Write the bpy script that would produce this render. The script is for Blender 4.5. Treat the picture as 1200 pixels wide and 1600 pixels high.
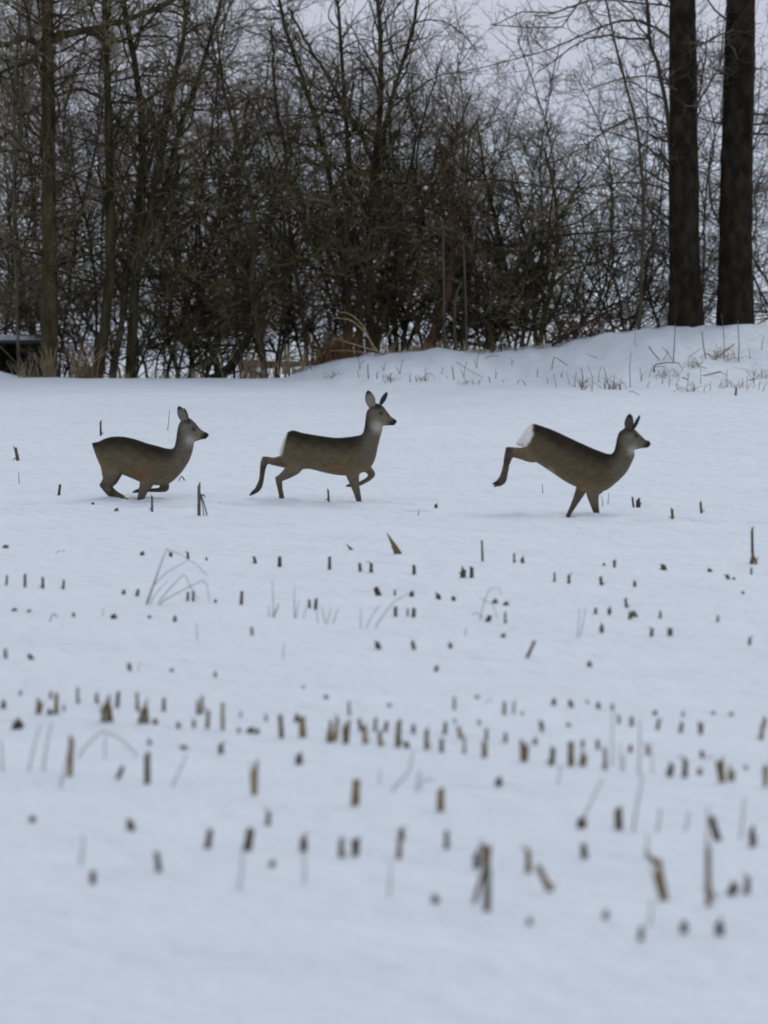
import bpy, math, random
import numpy as np
from mathutils import Vector

for o in list(bpy.data.objects):
    bpy.data.objects.remove(o, do_unlink=True)
random.seed(7)
RNG = np.random.default_rng(11)
S = bpy.context.scene
COL = S.collection

# ------------------------------------------------------------------ camera
F = 10500.0            # focal length in photo pixels (210 mm lens, 24 mm wide frame, 1200 px)
CH = 3.26              # camera height over the field
PITCH = math.atan(590.0 / F)
cam = bpy.data.cameras.new('camera')
camo = bpy.data.objects.new('camera', cam)
COL.objects.link(camo)
S.camera = camo
cam.sensor_fit = 'HORIZONTAL'
cam.sensor_width = 24.0
cam.lens = 210.0
cam.clip_start = 0.5
cam.clip_end = 6000.0
camo.location = (0, 0, CH)
camo.rotation_euler = (math.radians(90) - PITCH, 0, 0)
cam.dof.use_dof = True
cam.dof.focus_distance = 69.0
cam.dof.aperture_fstop = 2.7

# ------------------------------------------------------------------ light
SUN_EL, SUN_AZ = 38.0, 25.0     # azimuth from +Y towards +X: high, behind the trees
w = bpy.data.worlds.new('World')
S.world = w
w.use_nodes = True
nt = w.node_tree
nt.nodes.clear()
out = nt.nodes.new('ShaderNodeOutputWorld')
bg = nt.nodes.new('ShaderNodeBackground')
bg2 = nt.nodes.new('ShaderNodeBackground')
add = nt.nodes.new('ShaderNodeAddShader')
sky = nt.nodes.new('ShaderNodeTexSky')
sky.sky_type = 'NISHITA'
sky.sun_disc = False
sky.sun_elevation = math.radians(SUN_EL)
sky.sun_rotation = math.radians(SUN_AZ)
sky.dust_density = 4.0
nt.links.new(sky.outputs[0], bg.inputs[0])
bg.inputs[1].default_value = 0.012
# the closed cloud deck: soft large clouds, a little brighter and darker
tc = nt.nodes.new('ShaderNodeTexCoord')
mp = nt.nodes.new('ShaderNodeMapping')
mp.inputs['Scale'].default_value = (3.0, 3.0, 14.0)
nz = nt.nodes.new('ShaderNodeTexNoise')
nz.inputs['Scale'].default_value = 2.2
nz.inputs['Detail'].default_value = 4.0
cr = nt.nodes.new('ShaderNodeValToRGB')
cr.color_ramp.elements[0].position = 0.3
cr.color_ramp.elements[0].color = (0.455, 0.500, 0.615, 1)
cr.color_ramp.elements[1].position = 0.7
cr.color_ramp.elements[1].color = (0.495, 0.540, 0.655, 1)
nt.links.new(tc.outputs['Generated'], mp.inputs[0])
nt.links.new(mp.outputs[0], nz.inputs['Vector'])
nt.links.new(nz.outputs['Fac'], cr.inputs[0])
nt.links.new(cr.outputs[0], bg2.inputs[0])
bg2.inputs[1].default_value = 1.0
nt.links.new(bg.outputs[0], add.inputs[0])
nt.links.new(bg2.outputs[0], add.inputs[1])
nt.links.new(add.outputs[0], out.inputs[0])

sl = bpy.data.lights.new('sun', 'SUN')
sl.energy = 0.6
sl.angle = math.radians(20)
sl.color = (1.0, 0.97, 0.92)
so = bpy.data.objects.new('sun', sl)
COL.objects.link(so)
so.rotation_euler = (math.radians(-(90 - SUN_EL)), 0, math.radians(-SUN_AZ))
so.location = (20, 40, 60)

S.view_settings.view_transform = 'Standard'
S.view_settings.look = 'None'
S.view_settings.exposure = 0.04
S.view_settings.gamma = 1.0
S.view_settings.use_curve_mapping = False
S.render.engine = 'CYCLES'
S.cycles.max_bounces = 5
S.cycles.diffuse_bounces = 3
S.cycles.filter_width = 1.7


# ------------------------------------------------------------------ materials
def material(name, col, rough=0.8, col2=None, nscale=20.0, stretch=(1, 1, 1), bump=0.0, bscale=60.0, bdist=0.01,
             spec=0.2, lo=0.35, hi=0.65, attr=None, rand=0.0, detail=5.0):
    m = bpy.data.materials.new(name)
    m.use_nodes = True
    t = m.node_tree
    b = t.nodes['Principled BSDF']
    b.inputs['Roughness'].default_value = rough
    b.inputs['Specular IOR Level'].default_value = spec
    tc = t.nodes.new('ShaderNodeTexCoord')
    mp = t.nodes.new('ShaderNodeMapping')
    mp.inputs['Scale'].default_value = stretch
    t.links.new(tc.outputs['Object'], mp.inputs[0])
    n = t.nodes.new('ShaderNodeTexNoise')
    n.inputs['Scale'].default_value = nscale
    n.inputs['Detail'].default_value = detail
    t.links.new(mp.outputs[0], n.inputs['Vector'])
    r = t.nodes.new('ShaderNodeValToRGB')
    r.color_ramp.elements[0].position = lo
    r.color_ramp.elements[1].position = hi
    c2 = col2 or tuple(c * 0.6 for c in col)
    r.color_ramp.elements[0].color = (*c2, 1)
    r.color_ramp.elements[1].color = (*col, 1)
    t.links.new(n.outputs['Fac'], r.inputs[0])
    last = r.outputs[0]
    if attr:
        a = t.nodes.new('ShaderNodeVertexColor')
        a.layer_name = attr
        mx = t.nodes.new('ShaderNodeMix')
        mx.data_type = 'RGBA'
        mx.blend_type = 'MULTIPLY'
        mx.inputs[0].default_value = 1.0
        t.links.new(a.outputs[0], mx.inputs[6])
        t.links.new(last, mx.inputs[7])
        last = mx.outputs[2]
    if rand:
        oi = t.nodes.new('ShaderNodeObjectInfo')
        mr = t.nodes.new('ShaderNodeMapRange')
        mr.inputs[3].default_value = 1.0 - rand
        mr.inputs[4].default_value = 1.0 + rand
        t.links.new(oi.outputs['Random'], mr.inputs[0])
        hs = t.nodes.new('ShaderNodeHueSaturation')
        t.links.new(mr.outputs[0], hs.inputs['Value'])
        t.links.new(last, hs.inputs['Color'])
        last = hs.outputs[0]
    t.links.new(last, b.inputs['Base Color'])
    if bump:
        n2 = t.nodes.new('ShaderNodeTexNoise')
        n2.inputs['Scale'].default_value = bscale
        n2.inputs['Detail'].default_value = 6.0
        t.links.new(mp.outputs[0], n2.inputs['Vector'])
        bp = t.nodes.new('ShaderNodeBump')
        bp.inputs['Strength'].default_value = bump
        bp.inputs['Distance'].default_value = bdist
        t.links.new(n2.outputs['Fac'], bp.inputs['Height'])
        t.links.new(bp.outputs[0], b.inputs['Normal'])
    return m


M = {
    'snow': material('snow', (0.790, 0.835, 0.845), 0.6, (0.755, 0.800, 0.815), 0.9, (0.8, 1, 1), 1.0, 6.5, 0.085, 0.25),
    'snow_cap': material('snow_cap', (0.60, 0.62, 0.64), 0.6, (0.30, 0.31, 0.32), 3, (1, 1, 1), 0.5, 12, 0.03),
    'bark_dark': material('bark_dark', (0.052, 0.040, 0.025), 0.95, (0.017, 0.013, 0.009), 9, (1, 1, 0.55), 1.0, 22, 0.04, 0.1, lo=.40, hi=.78),
    'bark_olive': material('bark_olive', (0.085, 0.069, 0.034), 0.95, (0.030, 0.024, 0.013), 9, (1, 1, 0.3), 0.8, 40, 0.015, 0.1, rand=0.12),
    'bark_brown': material('bark_brown', (0.11, 0.065, 0.036), 0.95, (0.035, 0.024, 0.016), 8, (1, 1, 0.4), 0.8, 30, 0.02, 0.1),
    'bark_pale': material('bark_pale', (0.13, 0.115, 0.08), 0.9, (0.07, 0.06, 0.045), 8, (1, 1, 0.4), 0.6, 40, 0.01, 0.1),
    'twig_olive': material('twig_olive', (0.225, 0.182, 0.100), 0.9, (0.100, 0.080, 0.045), 2.5, rand=0.15, spec=0.15),
    'twig_dark': material('twig_dark', (0.13, 0.102, 0.070), 0.9, (0.062, 0.049, 0.036), 2.5, rand=0.15, spec=0.15),
    'twig_brown': material('twig_brown', (0.28, 0.222, 0.160), 0.9, (0.14, 0.110, 0.080), 3, rand=0.15, spec=0.15),
    'straw': material('straw', (0.42, 0.33, 0.20), 0.85, (0.22, 0.16, 0.09), 9, rand=0.2),
    'straw_pale': material('straw_pale', (0.34, 0.30, 0.25), 0.85, (0.20, 0.17, 0.14), 9, rand=0.15),
    'rust_grass': material('rust_grass', (0.22, 0.125, 0.06), 0.85, (0.10, 0.06, 0.03), 9, rand=0.15),
    'weed': material('weed', (0.24, 0.19, 0.16), 0.85, (0.13, 0.10, 0.09), 9, rand=0.2),
    'stub_tan': material('stub_tan', (0.42, 0.30, 0.13), 0.8, (0.10, 0.074, 0.038), 26, (1, 1, 0.45), 0.5, 90, 0.004, rand=0.3, lo=0.40, hi=0.62),
    'stub_dark': material('stub_dark', (0.190, 0.138, 0.080), 0.85, (0.055, 0.043, 0.031), 24, (1, 1, 0.5), 0.5, 90, 0.004, rand=0.35),
    'stub_grey': material('stub_grey', (0.16, 0.125, 0.09), 0.85, (0.08, 0.062, 0.05), 24, (1, 1, 0.5), 0.5, 90, 0.004, rand=0.2),
    'leaf_brown': material('leaf_brown', (0.16, 0.095, 0.055), 0.8, (0.07, 0.045, 0.03), 12, rand=0.1),
    'fur': material('fur', (1.18, 1.15, 1.08), 0.95, (0.84, 0.84, 0.86), 70, (0.35, 1, 1), 0.9, 120, 0.008, 0.08, attr='coat'),
    'horn': material('horn', (0.012, 0.011, 0.010), 0.4, spec=0.4),
    'eye': material('eye', (0.006, 0.005, 0.004), 0.08, spec=0.7),
    'nose': material('nose', (0.010, 0.009, 0.010), 0.45, spec=0.5),
    'old_board': material('old_board', (0.030, 0.028, 0.027), 0.95, (0.012, 0.011, 0.011), 6, (1, 1, 6), 0.5, 20, 0.01),
    'grey_board': material('grey_board', (0.10, 0.10, 0.095), 0.9, (0.05, 0.05, 0.048), 6, (1, 1, 6), 0.5, 20, 0.01),
}


# ------------------------------------------------------------------ object helpers
def tag(o, label=None, cat=None, group=None, kind=None):
    if label: o['label'] = label
    if cat: o['category'] = cat
    if group: o['group'] = group
    if kind: o['kind'] = kind
    return o


def empty(name, loc=(0, 0, 0)):
    o = bpy.data.objects.new(name, None)
    o.empty_display_size = 0.1
    COL.objects.link(o)
    o.location = loc
    return o


def link(name, me, mat=None, parent=None, loc=None):
    o = bpy.data.objects.new(name, me)
    COL.objects.link(o)
    if mat is not None and not me.materials:
        me.materials.append(mat)
    if parent is not None:
        o.parent = parent
    if loc is not None:
        o.location = loc
    return o


def np_mesh(name, V, Q, smooth=True):
    """V [n,3], Q [m,4] quads (numpy)"""
    me = bpy.data.meshes.new(name)
    V = np.ascontiguousarray(V, dtype=np.float32)
    Q = np.ascontiguousarray(Q, dtype=np.int32)
    k = Q.shape[1]
    me.vertices.add(len(V)); me.vertices.foreach_set('co', V.ravel())
    me.loops.add(Q.size); me.loops.foreach_set('vertex_index', Q.ravel())
    me.polygons.add(len(Q))
    me.polygons.foreach_set('loop_start', np.arange(0, Q.size, k, dtype=np.int32))
    me.polygons.foreach_set('loop_total', np.full(len(Q), k, dtype=np.int32))
    if smooth:
        me.polygons.foreach_set('use_smooth', np.ones(len(Q), dtype=bool))
    me.update(calc_edges=True)
    me.validate()
    return me


def tubes(P, R, n=3):
    """batch of tubes: P [N,K,3], R [N,K] -> (V,Q)"""
    N, K, _ = P.shape
    T = np.empty_like(P)
    T[:, 1:-1] = P[:, 2:] - P[:, :-2]
    T[:, 0] = P[:, 1] - P[:, 0]
    T[:, -1] = P[:, -1] - P[:, -2]
    T /= np.maximum(np.linalg.norm(T, axis=2, keepdims=True), 1e-9)
    ref = np.where(np.abs(T[..., 1:2]) < 0.8, np.array([0, 1.0, 0]), np.array([1.0, 0, 0]))
    A = np.cross(T, ref); A /= np.maximum(np.linalg.norm(A, axis=2, keepdims=True), 1e-9)
    B = np.cross(T, A)
    th = np.arange(n) * 2 * math.pi / n
    V = (P[:, :, None, :] + R[:, :, None, None] * (A[:, :, None, :] * np.cos(th)[None, None, :, None]
                                                   + B[:, :, None, :] * np.sin(th)[None, None, :, None]))
    V = V.reshape(-1, 3)
    base = (np.arange(N) * K * n)[:, None, None] + (np.arange(K - 1) * n)[None, :, None]
    i = np.arange(n)[None, None, :]
    j = (np.arange(n) + 1) % n
    j = j[None, None, :]
    Q = np.stack([base + i, base + j, base + n + j, base + n + i], axis=-1).reshape(-1, 4)
    return V, Q


def merge(lst):
    Vs, Qs, off = [], [], 0
    for V, Q in lst:
        Vs.append(V); Qs.append(Q + off); off += len(V)
    return np.concatenate(Vs), np.concatenate(Qs)


def resample(pts, K, wob=0.0, rng=None):
    """smooth (Catmull-Rom) resample of a polyline to K points"""
    p = np.array(pts, float)
    if len(p) > 2:
        q = np.vstack([2 * p[0] - p[1], p, 2 * p[-1] - p[-2]])
        res = []
        for i in range(1, len(q) - 2):
            for t in np.linspace(0, 1, 8, endpoint=False):
                a, b, c, d = q[i - 1], q[i], q[i + 1], q[i + 2]
                res.append(0.5 * ((2 * b) + (-a + c) * t + (2 * a - 5 * b + 4 * c - d) * t * t + (-a + 3 * b - 3 * c + d) * t ** 3))
        res.append(p[-1])
        p = np.array(res)
    s = np.r_[0, np.cumsum(np.linalg.norm(np.diff(p[:, :3], axis=0), axis=1))]
    u = np.linspace(0, s[-1], K)
    r = np.stack([np.interp(u, s, p[:, k]) for k in range(p.shape[1])], axis=1)
    if wob and rng is not None:
        r[1:, :3] += rng.normal(0, wob, (K - 1, 3))
    return r


# ------------------------------------------------------------------ picture -> place
SA, CA = math.sin(PITCH), math.cos(PITCH)


def ray(px, py):
    u, v = (px - 600.0) / F, -(py - 800.0) / F
    return np.array([u, CA + v * SA, -SA + v * CA])


def P3(px, py, Y):
    d = ray(px, py)
    return np.array([0, 0, CH]) + d * (Y / d[1])


def sst(a, b, x):
    t = np.clip((x - a) / (b - a), 0, 1)
    return t * t * (3 - 2 * t)


CREST = np.array([(-400, 591), (380, 592), (430, 588), (470, 576), (520, 560), (600, 552), (700, 548), (800, 545),
                  (850, 540), (900, 530), (950, 520), (1000, 515), (1100, 511), (1150, 511), (1200, 507), (1500, 500)], float)
CX = (CREST[:, 0] - 600) * 91.5 / F
CZ = CH - (CREST[:, 1] - 210) * 91.5 / F
tr = [(-300, 790), (150, 789), (300, 790), (480, 791), (700, 800), (860, 805), (1000, 812), (1300, 822)]
TX = np.array([(x - 600) * 58.5 / F for x, y in tr])
TY = np.array([CH * F / (y - 210.0) for x, y in tr])
FOOT = []      # (X, Y, radius, depth) filled below for the deer's feet


def gz(X, Y):
    X = np.asarray(X, float); Y = np.asarray(Y, float)
    hc = np.interp(X, CX, CZ)
    hc = np.where(hc < 0.03, 0.0, hc)
    lump = 0.05 * np.sin(X * 2.1 + 0.6) + 0.03 * np.sin(X * 4.7 + Y * 1.3)
    s = sst(86.3, 91.5, Y)
    z = hc * s + lump * np.sin(np.clip((Y - 86.3) / 5.2, 0, 1) * math.pi) * np.clip(hc * 4, 0, 1)
    z = z + np.clip(hc * 5, 0, 1) * sst(86.5, 88, Y) * (1 - sst(92, 95, Y)) * (
        .015 * np.sin(X * 5.3 + 1.7 * np.sin(Y * 2.1)) * np.sin(Y * 3.7 + X * .9) + .014 * np.sin(X * 11.3 + Y * 2.9) * np.sin(Y * 6.1 - X * 2.3)
        + .010 * np.sin(X * 17.0 + 2 * np.sin(X * 3.1)))
    back = sst(91.6, 97.0, Y)
    z = z * (1 - back) - 0.45 * back
    left = np.clip(1 - hc / 0.05, 0, 1)
    z = z - left * 0.28 * sst(90.0, 91.6, Y) * (1 - back)
    z = z + 0.16 * np.exp(-((X + 5.35) / 0.45) ** 2 - ((Y - 90.6) / 0.5) ** 2)
    near = 1 - sst(120, 200, Y)
    z = z + near * (0.012 * np.sin(X * 1.3 + Y * 0.35 + 1.0) + 0.010 * np.sin(X * 0.55 - Y * 1.1) + 0.006 * np.sin(X * 3.1 + Y * 2.2)
                    + 0.006 * np.sin(X * 5.1 + 2 * np.sin(Y * 1.9)) * np.sin(Y * 3.3 + X) + 0.005 * np.sin(Y * 4.3 + 1.5 * np.sin(X * 0.9)) + 0.004 * np.sin(X * 6.3 - Y * 1.7))
    # the trodden line the deer run along
    ty = np.interp(X, TX, TY)
    g = np.exp(-((Y - ty) / 0.22) ** 2)
    z = z - g * (0.028 + 0.02 * np.sin(X * 9.0) * np.sin(X * 3.7 + 1)) * (Y < 80)
    z = z + 0.018 * np.exp(-((Y - ty + 0.5) / 0.25) ** 2) * (0.6 + 0.4 * np.sin(X * 5 + 2))
    for fx, fy, fr, fd in FOOT:
        d2 = ((X - fx) ** 2 + ((Y - fy) / 1.6) ** 2) / fr ** 2
        z = z - fd * np.exp(-d2) + fd * 0.5 * np.exp(-((np.sqrt(d2) - 1.7) / 0.5) ** 2)
    return z


YS = np.arange(22, 130, 0.04)


def hit(px, py):
    """where the sight line meets the snow"""
    d = ray(px, py)
    x = d[0] / d[1] * YS
    z = CH + d[2] / d[1] * YS
    i = np.argmax(z <= gz(x, YS))
    if i == 0:
        i = len(YS) - 1
    return np.array([x[i], YS[i], gz(x[i], YS[i])])


for px, py, r, d in [(160, 783, .10, .03), (205, 781, .10, .02), (219, 784, .09, .02), (441, 783, .09, .05), (561, 787, .09, .05),
                     (890, 803, .09, .05), (933, 808, .10, .06), (340, 790, .14, .03), (700, 800, .12, .03), (640, 797, .1, .03),
                     (1080, 815, .12, .03), (40, 790, .12, .03), (800, 803, .12, .03), (500, 790, .11, .03)]:
    Yf = CH * F / (py - 210.0)
    FOOT.append(((px - 600) * Yf / F, Yf, r, d))

# ------------------------------------------------------------------ ground
xs = np.unique(np.round(np.concatenate([np.linspace(-1800, -60, 14), np.linspace(-60, -8, 14), np.arange(-8, -4.2, .2),
                                        np.arange(-4.2, 4.2, .07), np.arange(4.2, 8, .2), np.linspace(8, 60, 14), np.linspace(60, 1800, 14)]), 4))
ys = np.unique(np.round(np.concatenate([np.linspace(-120, 10, 8), np.arange(10, 22, 1), np.arange(22, 54, .16), np.arange(54, 64, .06),
                                        np.arange(64, 86, .2), np.arange(86, 98, .12), np.arange(98, 125, 1), np.linspace(125, 400, 12),
                                        np.linspace(400, 4500, 16)]), 4))
GX, GY = np.meshgrid(xs, ys)
GZ = gz(GX, GY)
V = np.stack([GX, GY, GZ], -1).reshape(-1, 3)
nx, ny = len(xs), len(ys)
ii, jj = np.meshgrid(np.arange(nx - 1), np.arange(ny - 1))
b0 = (jj * nx + ii).ravel()
Q = np.stack([b0, b0 + 1, b0 + nx + 1, b0 + nx], -1)
g = link('snow_field', np_mesh('snow_field', V, Q), M['snow'])
tag(g, 'snow covered stubble field rising to a low bank on the right', kind='structure')


# ------------------------------------------------------------------ trees and bushes
UP = np.array([0, 0, 1.0])


def spawn(rng, P, R, m, L, ang=(30, 65), t=(0.15, 0.98), K=5, up=0.12, jit=0.16, rr=(0.35, 0.6), rmax=1.0, tip=0.3, rmin=0.0, flat=0.75):
    """children of the tubes P [N,K,3]; m per parent (float allowed), L length range in metres"""
    N, KP, _ = P.shape
    total = max(1, int(round(N * m)))
    plen = np.linalg.norm(np.diff(P, axis=1), axis=2).sum(1)
    par = rng.choice(N, total, p=plen / plen.sum())
    tt = rng.uniform(t[0], t[1], total)
    f = tt * (KP - 1)
    i0 = np.minimum(f.astype(int), KP - 2)
    fr = (f - i0)[:, None]
    p = P[par, i0] * (1 - fr) + P[par, i0 + 1] * fr
    r = R[par, i0] * (1 - fr[:, 0]) + R[par, i0 + 1] * fr[:, 0]
    T = P[par, i0 + 1] - P[par, i0]
    T /= np.maximum(np.linalg.norm(T, axis=1, keepdims=True), 1e-9)
    rnd = rng.normal(0, 1, (total, 3)); rnd[:, 1] *= flat
    perp = rnd - (rnd * T).sum(1, keepdims=True) * T
    perp /= np.maximum(np.linalg.norm(perp, axis=1, keepdims=True), 1e-9)
    a = np.radians(rng.uniform(ang[0], ang[1], total))[:, None]
    D = np.cos(a) * T + np.sin(a) * perp
    ln = rng.uniform(L[0], L[1], total) * (1.15 - 0.55 * tt)
    step = (ln / (K - 1))[:, None]
    out = np.empty((total, K, 3)); out[:, 0] = p
    bend = rng.normal(0, jit * 0.75, (total, 3))
    for k in range(1, K):
        D = D + up * UP + bend + rng.normal(0, jit, (total, 3))
        D /= np.linalg.norm(D, axis=1, keepdims=True)
        out[:, k] = out[:, k - 1] + D * step
    r0 = np.minimum(r * rng.uniform(rr[0], rr[1], total), rmax)
    r0 = np.maximum(r0, rmin)
    RR = r0[:, None] * np.linspace(1, tip, K)[None, :]
    RR = np.maximum(RR, rmin * 0.6)
    return out, RR


def tree(name, label, cat, d, stems, seed, b=(9, .5, 1.3), tw=(6, .2, .6), tl=(3, .08, .28), bark='bark_olive', twig='twig_olive',
         group=None, tb=(0.20, 1.0), up=0.05, rough=0.0, ang=(35, 80), depthspread=0.35, extra=(), flat=.75):
    """stems: list of (pixel polyline, width px at foot, width px at top); branches per metre of stem"""
    rng = np.random.default_rng(seed)
    base = P3(*stems[0][0][0], d)
    base[2] = gz(base[0], base[1]) - 0.03
    root = empty(name, base)
    tag(root, label, cat, group)
    st = []
    for k, s in enumerate(stems):
        pl, w0, w1 = s[:3]
        y1 = rng.normal(0, depthspread) if len(s) < 4 else s[3]
        pts = [P3(x, y, d + y1 * min(1, i / max(1, len(pl) - 1))) for i, (x, y) in enumerate(pl)]
        if s[0][0][1] > 480:       # a foot that stands on the ground
            f0 = pts[0].copy(); f0[2] = gz(f0[0], f0[1]) - 0.25
            if f0[2] < pts[0][2] - 0.02:
                pts = [f0] + pts
        arr = resample(pts, 26, 0.006 if w0 < 20 else 0.0, rng)
        rad = np.linspace(w0, w1, 26) * 0.5 * d / F
        if w0 >= 20:
            rad[:3] *= (1.22, 1.10, 1.03)
        st.append((arr, rad))
    first = True
    for k, (arr, rad) in enumerate(st):
        big = rad[0] > 0.05
        n = 20 if rad[0] > .12 else (10 if big else 6)
        if n == 20:
            arr = resample(arr, 90); rad = np.interp(np.linspace(0, 1, 90), np.linspace(0, 1, 26), rad)
        Vv, Qq = tubes(arr[None], rad[None], n)
        if n == 20:
            c = np.repeat(arr, n, axis=0)
            th = np.tile(np.arange(n) * 2 * math.pi / n, len(arr)); zz = np.repeat(np.arange(len(arr)), n)
            dv = 1 + 0.035 * np.sin(th * 5 + zz * .13) + 0.03 * np.sin(th * 9 - zz * .31) + rng.normal(0, .018, len(th))
            Vv = c + (Vv - c) * dv[:, None]
        link('trunk' if first else 'stem', np_mesh('trunk', Vv - base, Qq), M[bark], root)
        first = False
    # branches
    G = []
    P0 = np.stack([s[0] for s in st]); R0 = np.stack([s[1] for s in st])
    length = np.linalg.norm(np.diff(P0, axis=1), axis=2).sum(1)
    shrubby = cat == 'shrub'
    nb = b[0] * length.mean() * (1.3 if shrubby else 1.3)
    b = (b[0], b[1], b[2] * (1.55 if shrubby else 1.2))
    if shrubby: tb = (.14, 1.0)
    P1, R1 = spawn(rng, P0, R0, nb, (b[1], b[2]), ang=ang, t=tb, K=7, up=up, jit=.19, rr=((.5, .9) if shrubby else (.35, .7)), rmax=.023, tip=.28, rmin=.0050, flat=flat)
    for pl, w0, w1 in extra:
        arr = resample([P3(x, y, d) for x, y in pl], 7)
        P1 = np.concatenate([P1, arr[None]]); R1 = np.concatenate([R1, (np.linspace(w0, w1, 7) * .5 * d / F)[None]])
    Vv, Qq = tubes(P1, R1, 3)
    link('inner_crown', np_mesh('inner_crown', Vv - base, Qq), M[bark if bark != 'bark_dark' else twig], root)
    P2, R2 = spawn(rng, P1, R1, tw[0] * .9, (tw[1], tw[2]), ang=(25, 75), K=4, up=.04, jit=.2, rr=(.4, .75), rmax=.009, tip=.5, rmin=.0038, flat=.9)
    P3_, R3 = spawn(rng, P2, R2, tl[0] * .72, (tl[1] * 1.15, tl[2] * 1.2), ang=(25, 70), K=3, up=.03, jit=.2, rr=(.5, .85), rmax=.005, tip=.6, rmin=.0030, flat=.9)
    Vv, Qq = merge([tubes(P2, R2, 3), tubes(P3_, R3, 3)])
    link('crown', np_mesh('crown', Vv - base, Qq), M[twig], root)
    return root


def fan(px, n, htop, spread, seed, w=(7, 2), base_y=560, lean=0):
    """several stems rising out of one stool"""
    rng = np.random.default_rng(seed)
    r = []
    n = max(3, int(round(n * .62)))
    spread = spread * 1.25
    for k in range(n):
        a = (k - (n - 1) / 2) / max(1, (n - 1) / 2) if n > 1 else 0
        x0 = px + a * max(14, spread * .45) + rng.normal(0, 6)
        xt = px + lean + a * spread + rng.normal(0, spread * .15)
        top = base_y - (base_y - htop) * rng.uniform(.75, 1.0) * (1 - .25 * abs(a))
        bow = rng.normal(0, 38)
        mid = [(x0 + (xt - x0) * t ** .85 + bow * math.sin(t * math.pi) + rng.normal(0, 10), base_y + (top - base_y) * t + rng.normal(0, 8)) for t in (.2, .4, .6, .8)]
        r.append(([(x0, base_y)] + mid + [(xt, top)], rng.uniform(.5, .85) * w[0], w[1] * .7))
    return r


# the two big trunks on the bank
tree('tall_tree', 'thick dark trunk on the bank, the left one of the big pair', 'tree', 91.7,
     [([(1072, 513), (1070, 400), (1069, 250), (1066, 0), (1064, -400), (1060, -900)], 50, 26, 0.0)], 101,
     b=(3.4, .6, 1.7), tw=(8, .2, .6), tl=(3, .1, .3), bark='bark_dark', twig='twig_dark', ang=(55, 95), up=.03,
     extra=[([(1052, 62), (1035, 50), (1015, 36), (995, 31), (960, 34), (920, 50), (880, 68)], 6, 3),
            ([(880, 68), (850, 80), (820, 88), (790, 96), (760, 104), (730, 110), (700, 116)], 3, 1.5),
            ([(1052, 300), (1035, 293), (1015, 287), (990, 285), (960, 285), (930, 290), (900, 300)], 5, 2),
            ([(1052, 268), (1035, 250), (1018, 234), (1000, 222), (980, 215), (950, 205), (920, 200)], 5, 2),
            ([(1052, 130), (1035, 122), (1015, 118), (990, 120), (965, 124), (940, 132), (915, 142)], 4, 2),
            ([(1050, -60), (1000, -40), (950, -20), (900, 10), (860, 20), (815, 18), (770, 40)], 5, 2),
            ([(1050, -100), (990, -70), (930, -30), (880, 40), (850, 44), (810, 42), (765, 38)], 5, 2),
            ([(1052, 390), (1020, 380), (990, 360), (950, 350), (910, 352), (870, 362), (830, 380)], 4, 2),
            ([(1052, 200), (1010, 180), (970, 190), (930, 215), (900, 240), (870, 250), (840, 262)], 4, 2)])
tree('tall_tree', 'thicker dark trunk on the bank, the right one of the big pair', 'tree', 91.9,
     [([(1149, 513), (1150, 400), (1152, 250), (1157, 0), (1160, -400), (1166, -900)], 54, 32, 0.0)], 102,
     b=(3.4, .5, 1.5), tw=(7, .2, .6), tl=(3, .1, .3), bark='bark_dark', twig='twig_dark', ang=(55, 95), up=.03)
# saplings beside them
tree('sapling', 'bent sapling hugging the left side of the thick dark trunk', 'tree', 92.3,
     [([(1060, 514), (1052, 350), (1047, 220), (1038, 150), (1028, 100), (1014, 58), (1012, 10), (1004, -40)], 10, 5, .1)], 103,
     b=(6, .4, 1.2), tw=(5, .2, .5), tl=(2, .1, .25), bark='twig_dark', twig='twig_dark', tb=(.3, 1), up=.02,
     extra=[([(1013, 60), (990, 62), (960, 55), (930, 56), (900, 68), (870, 92), (840, 112)], 5, 2),
            ([(1014, 58), (1000, 45), (990, 22), (970, 5), (950, -10), (930, -20), (910, -30)], 4, 2)])
tree('sapling', 'thin upright sapling standing alone left of the thick trunks', 'tree', 91.6,
     [([(998, 514), (1004, 400), (1004, 300), (1000, 240), (991, 180), (968, 95), (946, 0), (935, -60)], 6.5, 3, .1)], 104,
     b=(7, .3, .9), tw=(5, .15, .45), tl=(2, .1, .25), bark='twig_dark', twig='twig_dark', up=.05)
tree('thicket_shrub', 'sparse leaning bush between the lone sapling and the thick trunks', 'shrub', 93.0,
     [([(960, 520), (940, 470), (905, 400), (880, 330)], 5, 2), ([(975, 520), (960, 440), (920, 380), (900, 300)], 5, 2),
      ([(1030, 515), (1010, 430), (1030, 330), (1040, 200)], 4, 2), ([(985, 515), (1010, 450), (1040, 400), (1070, 350)], 4, 2)], 105,
     b=(6.5, .4, 1.1), tw=(6, .15, .5), tl=(3, .08, .22), bark='twig_dark', twig='twig_dark')
tree('thicket_shrub', 'thin twiggy bush seen through the gap between the thick trunks', 'shrub', 94.5,
     fan(1112, 6, -80, 60, 3, (5, 2), 520), 106, b=(6, .4, 1.2), tw=(6, .15, .5), tl=(3, .08, .22), bark='twig_dark', twig='twig_dark')
tree('thicket_shrub', 'twiggy bush at the right edge beyond the thick trunks', 'shrub', 94.0,
     fan(1225, 6, -60, 80, 4, (6, 2), 512), 107, b=(7, .4, 1.3), tw=(6, .15, .5), tl=(3, .08, .22), bark='twig_dark', twig='twig_dark')
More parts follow.
